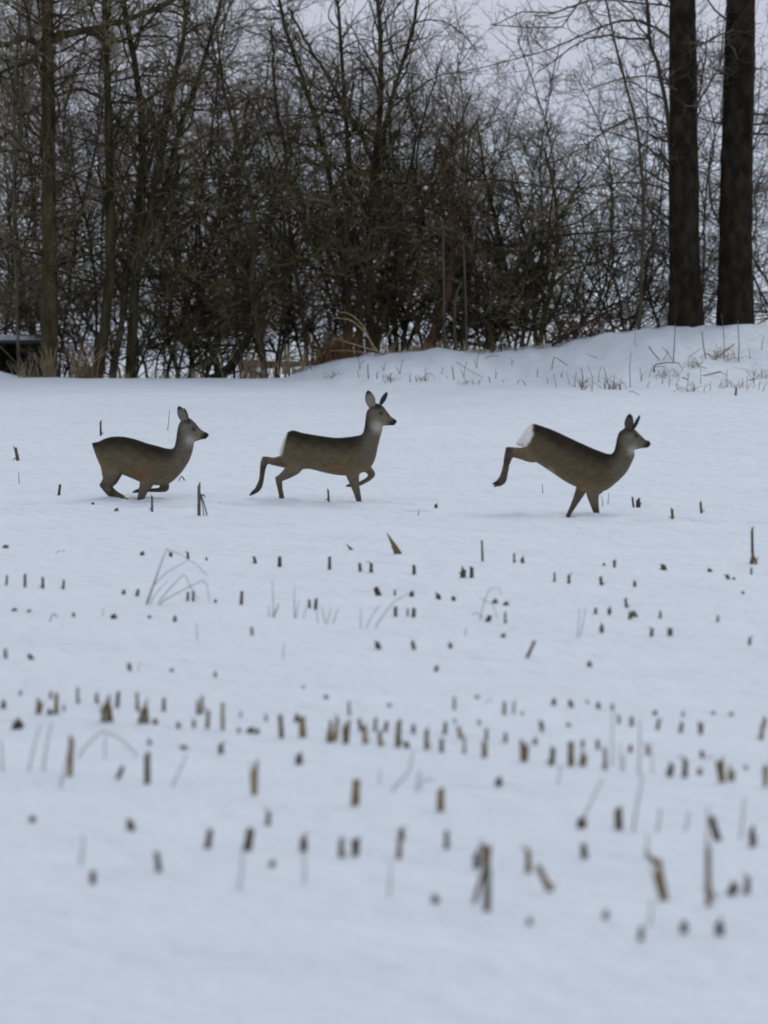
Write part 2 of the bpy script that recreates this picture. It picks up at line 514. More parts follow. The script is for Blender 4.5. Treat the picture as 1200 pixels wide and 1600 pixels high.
# centre
tree('hedgerow_tree', 'forked many stemmed tree above the rusty grass in the centre', 'tree', 92.2,
     [([(578, 553), (577, 440), (581, 330), (587, 240), (596, 130), (590, 0), (580, -120)], 14, 5, .2),
      ([(545, 555), (545, 480), (535, 400), (522, 310), (500, 210), (468, 110), (440, 20), (430, -60)], 12, 4, -.2),
      ([(560, 555), (563, 470), (556, 380), (548, 290), (540, 180), (532, 60), (520, -60)], 12, 4, .4),
      ([(580, 330), (592, 270), (606, 180), (628, 100), (644, 45), (652, 0), (660, -90)], 9, 4, -.1),
      ([(583, 255), (555, 195), (515, 125), (475, 60), (450, 10)], 8, 3, .1),
      ([(568, 555), (545, 470), (500, 370), (440, 260), (400, 160)], 7, 2, .3), ([(588, 555), (610, 460), (650, 350), (700, 240), (735, 150)], 7, 2, -.3),
      ([(584, 555), (600, 440), (625, 320), (655, 210), (690, 90)], 7, 2, .3), ([(550, 555), (520, 450), (470, 340), (405, 270)], 6, 2, -.3)], 110,
     b=(10, .5, 1.5), tw=(6.5, .15, .55), tl=(3, .08, .24), bark='bark_olive', twig='twig_olive')
tree('thicket_shrub', 'slim dark stems rising just right of the forked centre tree', 'shrub', 92.8,
     [([(620, 553), (615, 470), (622, 370), (640, 290), (652, 190)], 9, 2), ([(628, 553), (640, 470), (655, 380), (650, 260), (668, 150)], 8, 2),
      ([(612, 553), (600, 470), (596, 380), (604, 280), (612, 180)], 7, 2), ([(635, 553), (655, 500), (690, 430), (705, 320), (715, 200)], 7, 2)], 111,
     b=(8, .4, 1.2), tw=(6.5, .15, .5), tl=(3, .08, .22))
tree('broken_tree', 'leaning trunk with a torn reddish brown break', 'tree', 91.8,
     [([(665, 553), (682, 510), (698, 470), (704, 430), (706, 380), (700, 300), (690, 230)], 18, 5, 0.1),
      ([(662, 550), (640, 470), (620, 400), (585, 350)], 6, 2)], 112,
     b=(7, .4, 1.2), tw=(6, .15, .5), tl=(3, .08, .22), bark='bark_brown', twig='twig_olive')
tree('hedgerow_tree', 'olive stemmed bush leaning right from behind the broken trunk', 'shrub', 92.4,
     [([(760, 548), (772, 505), (800, 470), (845, 430), (885, 400)], 13, 3), ([(765, 548), (790, 500), (795, 440), (780, 370), (760, 280), (745, 190)], 9, 2.5),
      ([(722, 548), (728, 470), (735, 380), (728, 290), (735, 200)], 9, 2.5), ([(770, 548), (760, 480), (740, 410), (700, 350)], 7, 2)], 113,
     b=(8.5, .4, 1.3), tw=(6.5, .15, .5), tl=(3, .08, .22))
tree('hedgerow_tree', 'arching bush with a long low bough reaching right', 'shrub', 92.0,
     [([(843, 541), (852, 490), (866, 430), (872, 370), (866, 300), (850, 230)], 10, 3), ([(815, 544), (825, 480), (835, 420), (815, 350), (800, 270)], 8, 2.5),
      ([(838, 541), (835, 470), (846, 400), (880, 330), (915, 270)], 8, 2.5), ([(850, 541), (890, 520), (930, 500), (975, 470), (1020, 440)], 5, 2)], 114,
     b=(8.5, .4, 1.2), tw=(6.5, .15, .5), tl=(3, .08, .22), twig='twig_olive',
     extra=[([(745, 392), (785, 388), (825, 378), (870, 370), (915, 364), (960, 362), (1045, 358)], 6, 2.5),
            ([(640, 292), (700, 284), (760, 280), (830, 288), (900, 300), (960, 308), (1000, 310)], 5, 2)])
tree('thicket_shrub', 'low wide tangle under the long bough, left of the sapling', 'shrub', 93.2,
     fan(900, 8, 180, 130, 8, (5, 2), 530), 115, b=(8, .4, 1.0), tw=(6, .15, .45), tl=(3, .08, .2))
tree('thicket_shrub', 'fine reddish twigged bush standing up against the pale sky', 'shrub', 94.0,
     fan(745, 8, 50, 110, 9, (6, 2), 540), 116, b=(8.5, .35, 1.0), tw=(6.5, .15, .45), tl=(3, .08, .2), twig='twig_brown')
tree('thicket_shrub', 'tall airy bush behind the slim dark stems', 'shrub', 95.0,
     fan(655, 7, -60, 100, 10, (7, 2), 545), 117, b=(7.5, .4, 1.2), tw=(6, .15, .5), tl=(3, .08, .22), twig='twig_olive')
tree('thicket_shrub', 'thin criss crossing bush behind the lone sapling', 'shrub', 95.5,
     fan(1000, 7, 0, 110, 51, (5, 2), 520), 118, b=(8, .4, 1.2), tw=(6, .15, .5), tl=(3, .08, .22), bark='twig_dark', twig='twig_dark')
tree('thicket_shrub', 'low twiggy growth filling the foot of the gap between the thick trunks', 'shrub', 93.4,
     fan(1110, 7, 330, 60, 52, (4, 2), 515), 119, b=(9, .3, .9), tw=(6, .15, .4), tl=(3, .08, .2), bark='twig_dark', twig='twig_dark')
# left of centre
tree('hedgerow_tree', 'dark trunk curving up to the left above the fallen log', 'tree', 91.4,
     [([(412, 572), (400, 500), (390, 440), (365, 405), (330, 360), (290, 318), (232, 305)], 13, 4, .2),
      ([(392, 440), (398, 380), (390, 300), (372, 220), (352, 150), (340, 60)], 9, 3, .3)], 120,
     b=(8, .5, 1.3), tw=(6.5, .15, .5), tl=(3, .08, .24))
tree('sapling', 'slim dark stem standing behind the fallen log', 'tree', 91.8,
     [([(480, 566), (474, 500), (463, 430), (452, 350), (448, 250), (430, 150), (424, 40)], 8, 3, .2)], 121,
     b=(11, .4, 1.3), tw=(6.5, .15, .5), tl=(3, .08, .24))
tree('thicket_shrub', 'dense dark bush between the log and the rusty grass', 'shrub', 93.4,
     fan(455, 7, 40, 110, 12, (8, 2), 570), 122, b=(8, .4, 1.3), tw=(6.5, .15, .5), tl=(3, .08, .24))
tree('thicket_shrub', 'wide bush with snow showing under it, left of the log', 'shrub', 92.6,
     [([(345, 592), (330, 540), (300, 480), (262, 430), (235, 380)], 8, 3), ([(322, 592), (345, 530), (372, 480), (392, 430)], 8, 3),
      ([(300, 592), (300, 510), (318, 430), (310, 330), (330, 220)], 9, 3), ([(280, 592), (262, 520), (275, 430), (268, 340), (282, 240)], 8, 3)], 123,
     b=(9, .4, 1.2), tw=(6.5, .15, .5), tl=(3, .08, .24))
# left
tree('hedgerow_tree', 'straight dark trunk with broken dry grass at its foot', 'tree', 91.2,
     [([(77, 590), (78, 450), (76, 300), (76, 150), (74, 0), (72, -250)], 27, 15, 0),
      ([(80, 62), (110, 52), (150, 44), (200, 30), (250, 10), (290, -14)], 12, 6, -.2),
      ([(76, 80), (40, 60), (0, 72), (-60, 70)], 11, 5, .1), ([(76, 110), (50, 95), (10, 110), (-40, 130)], 8, 4, .1)], 130,
     b=(6.5, .5, 1.6), tw=(7, .15, .6), tl=(3, .08, .26), bark='bark_olive', twig='twig_olive', ang=(40, 90))
tree('hedgerow_tree', 'greenish trunk with a wide leaning foot and thin top', 'tree', 91.4,
     [([(152, 594), (163, 520), (171, 430), (171, 300), (168, 150), (164, 0), (160, -180)], 19, 7, 0),
      ([(168, 70), (195, 62), (230, 56), (290, 60)], 5, 2, 0), ([(170, 160), (130, 140), (90, 150), (20, 190)], 6, 3, 0)], 131,
     b=(7, .5, 1.5), tw=(6.5, .15, .55), tl=(3, .08, .26), ang=(40, 85),
     extra=[([(172, 130), (195, 124), (220, 119), (250, 119), (280, 124), (310, 130), (340, 128)], 5, 2),
            ([(172, 160), (200, 161), (230, 165), (260, 165), (290, 168), (320, 164), (350, 160)], 5, 2)])
tree('hedgerow_tree', 'tree dividing into two long stems low down, left of centre', 'tree', 91.6,
     [([(203, 593), (207, 510), (214, 420), (221, 320), (222, 210), (213, 110), (196, 20), (186, -120)], 18, 6, 0),
      ([(212, 440), (232, 340), (252, 240), (268, 150), (285, 70), (292, -40)], 11, 5, -.2),
      ([(216, 400), (250, 320), (278, 210), (310, 120), (345, 0), (360, -60)], 8, 4, .2)], 132,
     b=(7, .5, 1.5), tw=(6.5, .15, .55), tl=(3, .08, .26))
tree('sapling', 'pale leaning pole between the greenish and the divided tree', 'tree', 92.4,
     [([(178, 590), (190, 500), (200, 420), (214, 330), (236, 250), (262, 150), (290, 40), (300, -60)], 11, 4, .2)], 133,
     b=(9, .4, 1.3), tw=(6, .15, .5), tl=(3, .08, .24), bark='bark_pale')
tree('sapling', 'pale thin pole left of the straight dark trunk', 'tree', 91.0,
     [([(30, 592), (26, 480), (22, 350), (23, 150), (28, 60), (40, -60)], 5, 3, 0)], 134,
     b=(7, .4, 1.0), tw=(6, .15, .5), tl=(3, .08, .24), bark='bark_pale')
tree('thicket_shrub', 'dense olive bush filling the left edge behind the shelter', 'shrub', 93.6,
     fan(15, 9, -200, 130, 21, (8, 3), 560), 135, b=(8.5, .4, 1.3), tw=(7, .15, .5), tl=(3.2, .08, .26))
tree('thicket_shrub', 'dense bush between the straight dark trunk and the greenish trunk', 'shrub', 93.0,
     fan(120, 7, -160, 90, 22, (8, 3), 575), 136, b=(8.5, .4, 1.3), tw=(7, .15, .5), tl=(3.2, .08, .26))
tree('thicket_shrub', 'tall tangled bush behind the divided tree', 'shrub', 94.2,
     fan(255, 8, -140, 130, 23, (8, 3), 575), 137, b=(8.5, .4, 1.4), tw=(7, .15, .5), tl=(3.2, .08, .26))
tree('thicket_shrub', 'tall tangled bush behind the curving trunk', 'shrub', 94.6,
     fan(370, 8, -60, 110, 24, (8, 3), 570), 138, b=(8.5, .4, 1.3), tw=(7, .15, .5), tl=(3, .08, .26))
tree('thicket_shrub', 'low dark brush at the feet of the divided tree', 'shrub', 92.2,
     fan(235, 7, 330, 110, 25, (6, 2), 590), 139, b=(12, .3, .8), tw=(6.5, .12, .4), tl=(3, .08, .2))
tree('thicket_shrub', 'low dark brush at the foot of the straight dark trunk', 'shrub', 92.6,
     fan(95, 6, 330, 70, 26, (6, 2), 585), 140, b=(11, .3, .8), tw=(6.5, .12, .4), tl=(3, .08, .2))
tree('thicket_shrub', 'bush behind the forked centre tree, filling between its stems', 'shrub', 94.8,
     fan(555, 8, 60, 100, 27, (7, 3), 560), 141, b=(8, .4, 1.3), tw=(6.5, .15, .5), tl=(3, .08, .24))
tree('thicket_shrub', 'bush behind the arching bush, filling under its long bough', 'shrub', 95.0,
     fan(845, 9, 30, 120, 28, (6, 2), 545), 142, b=(8.5, .35, 1.1), tw=(6, .15, .45), tl=(3, .08, .22))
for k, (x, h_, sp, lb) in enumerate([(-60, -220, 110, 'at the left edge of the photo'), (70, -200, 110, 'behind the straight dark trunk'), (190, -160, 110, 'behind the greenish trunk'),
                                     (320, -120, 110, 'behind the wide bush'), (430, -40, 110, 'behind the slim dark stem'), (510, 20, 100, 'behind the rusty tussock'),
                                     (640, 60, 90, 'behind the broken trunk'), (720, 160, 90, 'behind the olive stemmed bush')]):
    tree('background_shrub', 'bare grey brown bush deep in the thicket, ' + lb, 'shrub', 99.0 + (k % 3) * 1.4,
         fan(x, 6, h_, sp, 40 + k, (6, 2), 560), 160 + k, b=(8.5, .4, 1.4), tw=(6, .2, .6), tl=(2, .12, .3), tb=(.3, 1),
         twig='twig_brown', group='bare bushes deep in the thicket')


# ------------------------------------------------------------------ things at the foot of the trees
def polytubes(lines, d=None, n=4, K=9, depth=None):
    """lines: list of (pixel polyline, w0, w1[, Y]) -> merged tubes"""
    out = []
    for ln in lines:
        pl, w0, w1 = ln[:3]
        Y = ln[3] if len(ln) > 3 else d
        arr = resample([P3(x, y, Y) for x, y in pl], K)
        rad = np.linspace(w0, w1, K) * .5 * Y / F
        out.append(tubes(arr[None], rad[None], n))
    return merge(out)


def box(V, Q, x0, x1, y0, y1, z0, z1):
    o = len(V)
    V += [(x0, y0, z0), (x1, y0, z0), (x1, y1, z0), (x0, y1, z0), (x0, y0, z1), (x1, y0, z1), (x1, y1, z1), (x0, y1, z1)]
    Q += [(o, o + 3, o + 2, o + 1), (o + 4, o + 5, o + 6, o + 7), (o, o + 1, o + 5, o + 4), (o + 1, o + 2, o + 6, o + 5),
          (o + 2, o + 3, o + 7, o + 6), (o + 3, o, o + 4, o + 7)]


def boxmesh(name, boxes):
    V, Q = [], []
    for b_ in boxes:
        box(V, Q, *b_)
    return np_mesh(name, np.array(V, float), np.array(Q), smooth=False)


# low dark shelter under a snow-laden roof, cut by the left edge of the frame
sh = P3(-45, 585, 91.9); zg = float(gz(sh[0], sh[1])) - .05
shelter = tag(empty('shelter', (sh[0], sh[1], zg)), 'low dark open fronted shelter with snow on its roof', 'shelter')
top = P3(0, 537, 91.9)[2] - zg
link('back_wall', boxmesh('back_wall', [(-1.0, .98, 1.3, 1.36, 0, top)]), M['old_board'], shelter)
for s in (-1.0, .92):
    link('side_wall', boxmesh('side_wall', [(s, s + .06, .12, 1.297, 0, top)]), M['old_board'], shelter)
link('roof', boxmesh('roof', [(-1.06, 1.04, -.05, 1.45, top + .003, top + .05)]), M['grey_board'], shelter)
for s in (-.96, .88):
    link('post', boxmesh('post', [(s, s + .07, .0, .07, 0, top)]), M['old_board'], shelter)
nxc, nyc = 24, 14
Vc = []
for j in range(nyc):
    for i in range(nxc):
        u, v = i / (nxc - 1), j / (nyc - 1)
        e = min(1, min(u, 1 - u, v, 1 - v) * 7)
        Vc.append((-1.05 + 2.08 * u, -.04 + 1.45 * v, top + .052 + .045 * math.sin(e * math.pi / 2) * (1 + .7 * math.sin(u * 11) * math.cos(v * 5))))
Qc = [(j * nxc + i, j * nxc + i + 1, (j + 1) * nxc + i + 1, (j + 1) * nxc + i) for j in range(nyc - 1) for i in range(nxc - 1)]
link('snow_cap', np_mesh('snow_cap', np.array(Vc), np.array(Qc)), M['snow_cap'], shelter)

# fallen timber
def simple_thing(name, label, cat, lines, mat, d, n=8, K=12, group=None, kind=None, rough=0.0):
    V_, Q_ = polytubes(lines, d, n, K)
    if rough:
        V_ = V_ + RNG.normal(0, rough, V_.shape)
    b_ = V_.mean(0); b_[2] = V_[:, 2].min()
    o = link(name, np_mesh(name, V_ - b_, Q_), M[mat], loc=b_)
    return tag(o, label, cat, group, kind)


simple_thing('fallen_log', 'dark fallen log lying along the foot of the bank', 'log',
             [([(372, 571), (400, 568), (440, 570), (498, 566)], 12, 9)], 'bark_brown', 90.9, rough=.006)
simple_thing('fallen_bough', 'short dark bough lying in the snow under the fallen log', 'log',
             [([(378, 574), (395, 582), (420, 586)], 8, 5)], 'bark_dark', 90.4, rough=.004)
simple_thing('leaning_bough', 'crooked dark bough leaning against the curving trunk', 'log',
             [([(330, 594), (352, 582), (372, 556), (388, 528), (396, 505)], 17, 8)], 'bark_dark', 90.9, rough=.006)
simple_thing('leaning_bough', 'thin reddish bough slanting up from the bank', 'branch',
             [([(862, 540), (890, 522), (925, 500), (965, 478)], 5, 3)], 'bark_brown', 91.3)


def tuft(label, px, y0, wpx, hpx, n, d, mat, seed, lean=0, cat='grass tuft', arch=0.3, name='dry_grass_tuft', wst=2.0):
    rng = np.random.default_rng(seed)
    base = hit(px, y0) if d is None else P3(px, y0, d)
    Y = base[1]
    arrs, rads = [], []
    sc = Y / F
    for k in range(int(n * .9)):
        x = rng.normal(0, wpx * .32) * sc; yy = rng.normal(0, wpx * .3) * sc
        h_ = hpx * rng.uniform(.4, 1.05) * sc
        a = rng.normal(lean, arch)
        b_ = rng.normal(0, arch)
        pts = []
        zb = float(gz(base[0] + x, base[1] + yy)) - base[2] - .03
        if d is not None: zb = -.06
        for t in np.linspace(0, 1, 6):
            pts.append((x + a * h_ * t ** 1.8, yy + b_ * h_ * t * .8, zb + (h_ + .03) * t * (1 - .18 * abs(a) * t)))
        arrs.append(pts); rads.append(np.linspace(1, .3, 6) * wst * .85 * .5 * sc * rng.uniform(.6, 1.2))
    V_, Q_ = tubes(np.array(arrs), np.array(rads), 3)
    o = link(name, np_mesh(name, V_, Q_), M[mat], loc=base)
    return tag(o, label, cat, 'dry grass tufts along the field edge')


for a in [('tan grass tuft at the foot of the straight dark trunk', 79, 592, 22, 62, 60, 90.0, 'straw', 1),
          ('short pale grass tuft in front of the dark shelter', 38, 591, 26, 36, 40, 90.0, 'straw', 2),
          ('pair of pale broken stalks beside the dark shelter', 50, 591, 8, 45, 8, 90.1, 'straw_pale', 3),
          ('tall tan grass tuft left of the greenish trunk', 130, 593, 34, 62, 90, 90.0, 'straw', 4),
          ('short rusty grass tuft against the foot of the greenish trunk', 140, 594, 22, 28, 60, 89.9, 'rust_grass', 5),
          ('wispy grass tuft right of the greenish trunk', 190, 593, 30, 26, 30, 90.1, 'straw', 6),
          ('short wispy tuft at the foot of the wide bush', 305, 595, 50, 24, 40, 90.1, 'straw', 7),
          ('grass growing over the left end of the fallen log', 400, 588, 50, 46, 70, 90.2, 'straw', 8),
          ('grass growing over the right end of the fallen log', 460, 578, 60, 44, 80, 90.6, 'straw', 9),
          ('big rusty brown grass tussock under the forked centre tree', 535, 556, 60, 44, 260, 91.2, 'rust_grass', 10),
          ('smaller rusty grass tussock left of the big one', 505, 562, 36, 34, 120, 91.1, 'rust_grass', 11),
          ('pale grass tuft right of the big rusty tussock', 604, 553, 24, 26, 50, 91.0, 'straw', 12),
          ('straggling grass at the foot of the broken trunk', 690, 550, 60, 26, 60, 91.2, 'straw', 13),
          ('brownish grass under the arching bush', 790, 547, 60, 22, 60, 91.2, 'rust_grass', 14)]:
    tuft(*a)
for k, (bx, by, wd, hg, nn, lb) in enumerate([
        (1128, 562, 40, 22, 46, 'flattened tan grass tuft high on the bank under the thick trunks'), (1085, 572, 34, 14, 30, 'low tan grass tuft left of the flattened one on the bank'),
        (1040, 590, 40, 18, 36, 'tan grass tuft under the arched leaf on the bank'), (955, 608, 26, 26, 34, 'tan grass tuft at the bank foot right of the upright dark stem'),
        (910, 606, 24, 24, 26, 'thin tan tuft around the upright dark stem'), (1150, 606, 40, 16, 36, 'low tan grass tuft at the bank foot near the right edge'),
        (1188, 590, 26, 20, 26, 'tan grass tuft cut by the right edge on the bank'), (1075, 612, 30, 18, 26, 'wispy tan tuft around the round seed weed'),
        (735, 600, 24, 12, 24, 'very low wispy grass in the middle of the bank foot'), (660, 596, 22, 12, 24, 'very low wispy grass left of the middle on the bank foot'),
        (610, 595, 24, 14, 20, 'low wispy grass above the middle deer'), (520, 590, 22, 10, 26, 'low wispy grass at the left end of the bank')]):
    tuft(lb, bx, by, wd, hg, int(nn * .8), None, 'weed' if k % 3 == 2 else 'straw', 30 + k, arch=.8, wst=1.6)
for k, (bx, by, wd, hg, nn, lb) in enumerate([
        (640, 551, 34, 18, 40, 'low tan grass along the crest below the slim dark stems'), (745, 549, 34, 18, 40, 'low tan grass along the crest below the olive stemmed bush'),
        (840, 543, 30, 16, 40, 'low tan grass at the foot of the arching bush'), (250, 595, 36, 22, 50, 'low tan grass in front of the divided tree'),
        (355, 596, 26, 20, 34, 'low tan grass in front of the leaning bough')]):
    tuft(lb, bx, by, wd, hg, nn, 91.1 if bx > 500 else 90.0, 'straw', 60 + k, arch=.5, wst=1.5)
# arching dry stalks over the rusty tussock
simple_thing('arching_stalks', 'long pale dry stalks arching over the rusty tussock', 'plant',
             [([(590, 550), (570, 520), (548, 500), (520, 497)], 2.6, 1.6), ([(585, 548), (566, 508), (545, 490), (530, 488)], 2.4, 1.4),
              ([(586, 548), (560, 540), (540, 534), (522, 528)], 2.6, 1.6), ([(576, 552), (545, 548), (515, 548)], 2.2, 1.2),
              ([(600, 555), (604, 530), (612, 512)], 2, 1.2)], 'straw', 90.9, n=4, K=9)
simple_thing('leaning_stick', 'grey stick leaning across the open front of the dark shelter', 'stick',
             [([(-6, 536), (15, 556), (36, 580)], 3, 2.4)], 'bark_pale', 91.6, n=5)
simple_thing('leaning_stick', 'upright grey stick before the open front of the dark shelter', 'stick',
             [([(46, 592), (46, 560), (47, 535)], 2.4, 1.8)], 'bark_pale', 91.5, n=5)
simple_thing('bare_pole', 'pale weathered pole standing in front of the broken trunk', 'pole',
             [([(695, 552), (694, 480), (693, 410), (692, 345)], 4, 2.6)], 'bark_pale', 91.2, n=6)
simple_thing('bare_pole', 'short pale pole just right of the broken trunk', 'pole',
             [([(712, 552), (710, 500), (713, 460), (722, 440)], 5, 3)], 'bark_pale', 91.3, n=6)
simple_thing('bare_pole', 'thin pale upright pole left of the olive stemmed bush', 'pole',
             [([(729, 552), (728, 480), (726, 420), (724, 380)], 4, 2.6)], 'bark_pale', 91.3, n=6)


# bramble with dead leaves at the left shoulder of the bank
def leafy(label, x0, x1, y0, y1, d, nst, nlf, seed):
    rng = np.random.default_rng(seed)
    base = P3((x0 + x1) / 2, y1, d)
    root = tag(empty('bramble', base), label, 'shrub')
    arrs = []
    for k in range(nst):
        xa = rng.uniform(x0, x1); xb = xa + rng.normal(0, 30); yt = rng.uniform(y0, y1)
        arrs.append(resample([P3(xa, y1 + 6, d), P3((xa + xb) / 2, yt + 4, d + rng.normal(0, .1)), P3(xb, yt + rng.uniform(0, 18), d + rng.normal(0, .2))], 7))
    A = np.array(arrs); R_ = np.tile(np.linspace(.006, .003, 7), (nst, 1))
    V_, Q_ = tubes(A, R_, 3)
    link('stems', np_mesh('stems', V_ - base, Q_), M['twig_brown'], root)
    V_, Q_ = [], []
    for k in range(nlf):
        c = A[rng.integers(nst), rng.integers(1, 7)] + rng.normal(0, .05, 3)
        u = rng.normal(0, 1, 3); u /= np.linalg.norm(u); v = np.cross(u, rng.normal(0, 1, 3)); v /= np.linalg.norm(v)
        s = rng.uniform(.02, .042)
        o = len(V_)
        V_ += [c - u * s, c + v * s * .5, c + u * s, c - v * s * .5]
        Q_.append((o, o + 1, o + 2, o + 3))
    link('leaves', np_mesh('leaves', np.array(V_) - base, np.array(Q_), False), M['leaf_brown'], root)


leafy('bramble with dead brown leaves on the left shoulder of the bank', 868, 955, 496, 528, 91.3, 34, 420, 1)
leafy('low bramble tangle right of the rusty tussock, under the broken trunk', 640, 720, 528, 546, 91.4, 24, 160, 2)


# ------------------------------------------------------------------ weeds and thin grass on the snow
def weed(label, lines, mat='weed', name='dead_weed', cat='weed', Y=None, group='dead weeds poking through the snow', n=3):
    """a plant of thin stems; the first point of the first line stands on the snow"""
    b_ = hit(*lines[0][0][0])
    Y = b_[1]
    out = []
    for ln in lines:
        pl, w0, w1 = ln
        pts = [P3(x, y, Y + (i * 0.02)) for i, (x, y) in enumerate(pl)]
        pa = np.array(pts)          # stems keep their snapped kinks
        s_ = np.r_[0, np.cumsum(np.linalg.norm(np.diff(pa, axis=0), axis=1))]
        arr = np.stack([np.interp(np.linspace(0, s_[-1], 12), s_, pa[:, q]) for q in range(3)], 1) * .7 + resample(pts, 12) * .3
        z0 = gz(arr[0, 0], arr[0, 1])
        if arr[0, 2] < z0 + .03:
            arr[0, 2] = min(arr[0, 2], z0 - .03)
        out.append(tubes(arr[None], (np.linspace(w0, w1, 12) * .5 * Y / F)[None], n))
    V_, Q_ = merge(out)
    o = link(name, np_mesh(name, V_ - b_, Q_), M[mat], loc=b_)
    return tag(o, label, cat, group)


weed('dead weed with snapped stems bending right, below the hindmost deer',
     [([(229, 945), (240, 915), (252, 880), (261, 857)], 4.5, 1.2), ([(240, 915), (260, 895), (295, 875)], 1.6, 1), ([(261, 858), (285, 868), (310, 885), (324, 900)], 1.2, .8),
      ([(245, 944), (265, 920), (289, 896), (296, 915), (312, 938)], 2, 1), ([(246, 944), (280, 925), (320, 906), (326, 930), (328, 945)], 2, 1),
      ([(235, 940), (250, 920), (262, 908)], 1.5, .8)])
weed('small dead weed with a hooked stem right of the middle', [([(750, 968), (757, 940), (765, 920), (778, 918), (784, 930)], 1.6, 1), ([(750, 935), (770, 945), (778, 968)], 1.4, 1), ([(738, 960), (745, 957), (755, 966)], 1.4, 1)])
weed('row of thin pale grass stems, left clump', [([(427, 965), (427, 935), (426, 908)], 1.8, 1), ([(421, 965), (420, 945)], 1.6, 1), ([(428, 965), (434, 942)], 2.2, 1), ([(427, 965), (437, 944)], 1.5, 1)])
weed('row of thin pale grass stems, forked middle clump', [([(461, 966), (460, 940), (460, 918)], 2, 1), ([(462, 966), (467, 940)], 1.6, 1), ([(474, 966), (482, 942)], 1.4, .8)])
weed('spread fan of thin pale grass stems', [([(509, 975), (502, 945)], 1.8, 1), ([(511, 975), (517, 950)], 1.6, 1), ([(520, 975), (529, 950)], 1.8, 1), ([(497, 972), (494, 950)], 1.4, 1)])
weed('three slanting thin grass stems, one bent over at its tip', [([(585, 982), (600, 960), (616, 940), (643, 925)], 2, 1), ([(572, 980), (583, 960), (594, 944)], 1.6, 1), ([(564, 980), (564, 952)], 1.6, 1)])
weed('two parallel thin stalks right of centre', [([(901, 997), (905, 970), (906, 950)], 1.4, .9), ([(905, 997), (912, 970), (915, 948)], 1.6, .9)])
weed('arched thin stalk over the left tan stub', [([(120, 1185), (140, 1160), (160, 1143), (190, 1155), (215, 1182)], 2.6, 2), ([(163, 1210), (165, 1150)], 2.4, 1.6)])
weed('three thin slanting stalks at the left edge', [([(45, 1205), (55, 1160), (63, 1132)], 3, 2), ([(68, 1197), (76, 1150), (82, 1128)], 3, 2), ([(5, 1216), (2, 1155)], 3, 2)])
weed('thin stalk leaning left beside the tall tan stub', [([(94, 1232), (104, 1190), (110, 1160)], 3, 2)])
weed('thin pale stalk leaning right between stubs', [([(268, 1230), (283, 1200), (292, 1178)], 3, 2)])
weed('faint thin stalks crossing in a low clump', [([(610, 1238), (640, 1205), (645, 1172)], 3, 2), ([(642, 1262), (654, 1220), (656, 1205)], 3.5, 2.4), ([(650, 1262), (660, 1220), (678, 1218)], 3, 2), ([(592, 1225), (595, 1200)], 2.4, 1.5)])
weed('tall single thin stalk standing in the dense stubble row', [([(957, 1198), (957, 1150), (957, 1112)], 2.4, 1.6)])
weed('tallest thin stalk, nearest the right part of the dense row', [([(998, 1212), (1000, 1165), (1000, 1124)], 3.2, 2)])
weed('long thin stalk slanting left below the dense row', [([(989, 1300), (997, 1250), (1005, 1208)], 4, 2.4)])
weed('thin stalk slanting right out of a dark lump', [([(912, 1278), (925, 1250), (941, 1218)], 3, 2)])
weed('thin stalk under the narrow gap of the dense row', [([(872, 1225), (876, 1195)], 2.4, 1.6)])
weed('short pair of thin stalks in the dense row', [([(970, 1205), (969, 1160)], 2, 1.4), ([(975, 1205), (974, 1180)], 3.4, 2)])
weed('thin stalk between the tall stalk and the right stubs', [([(1020, 1210), (1018, 1160)], 2, 1.4)])
for k, (lab, xa, ya, xb, yb) in enumerate([
        ('pale thin stalk, leftmost of the blurred ones at lower right', 1027, 1300, 1032, 1264), ('pale thin stalk leaning right, second of the blurred ones', 1070, 1300, 1077, 1268),
        ('pale thin stalk, third of the blurred ones', 1104, 1330, 1106, 1260), ('pale thick stalk at the right edge, blurred', 1157, 1312, 1163, 1248),
        ('blurred thin stalk below the dark stub at lower left', 374, 1392, 380, 1330), ('blurred thin stalk below the round topped stub', 476, 1380, 475, 1328),
        ('lone blurred thin stalk at far lower left', 126, 1352, 131, 1305), ('blurred stalk left of the big stub clump', 608, 1402, 611, 1350),
        ('short blurred stalk right of the big stub clump', 1014, 1450, 1019, 1408), ('thin stalk leaning from the slanted tan stub', 1010, 1345, 1012, 1305)]):
    weed(lab, [([(xa, ya), ((xa + xb) / 2 + 1, (ya + yb) / 2), (xb, yb)], 4, 2.6)], 'straw_pale', 'dry_stalk')
for lab, xa, ya, xb, yb in [
        ('thin twig standing behind the hindmost deer', 262, 673, 265, 640), ('thin twig under the left stub, far left', 30, 756, 29, 738),
        ('thin twig below the bounding deer belly', 848, 770, 847, 755), ('thin twig ahead of the bounding deer legs', 950, 788, 951, 770),
        ('thin twig by the bounding deer chest', 942, 792, 940, 774), ('tiny twig between the two front deer', 653, 806, 655, 796),
        ('faint thin stalk left of the middle', 308, 1000, 307, 974), ('faint thin stalk in the bare snow left of centre', 442, 1030, 444, 1003),
        ('tiny thin stalk in the left stubble', 160, 963, 162, 950), ('short thin stalk beside a dark stub on the bare snow', 216, 1049, 218, 1035),
        ('faint short stalk in the empty snow', 727, 993, 728, 980)]:
    weed(lab, [([(xa, ya), ((xa + xb) / 2 + .4, (ya + yb) / 2), (xb, yb)], 1.6, 1)], 'weed', 'dry_stalk')
# added bent strip standing in for the raised forefoot at the hindmost deer's chest
weed('pale bent strip standing in for the raised forefoot before the hindmost deer chest', [([(279, 752), (284, 744), (290, 754)], 2, 3), ([(290, 754), (292, 757)], 3, 1)], 'straw_pale')

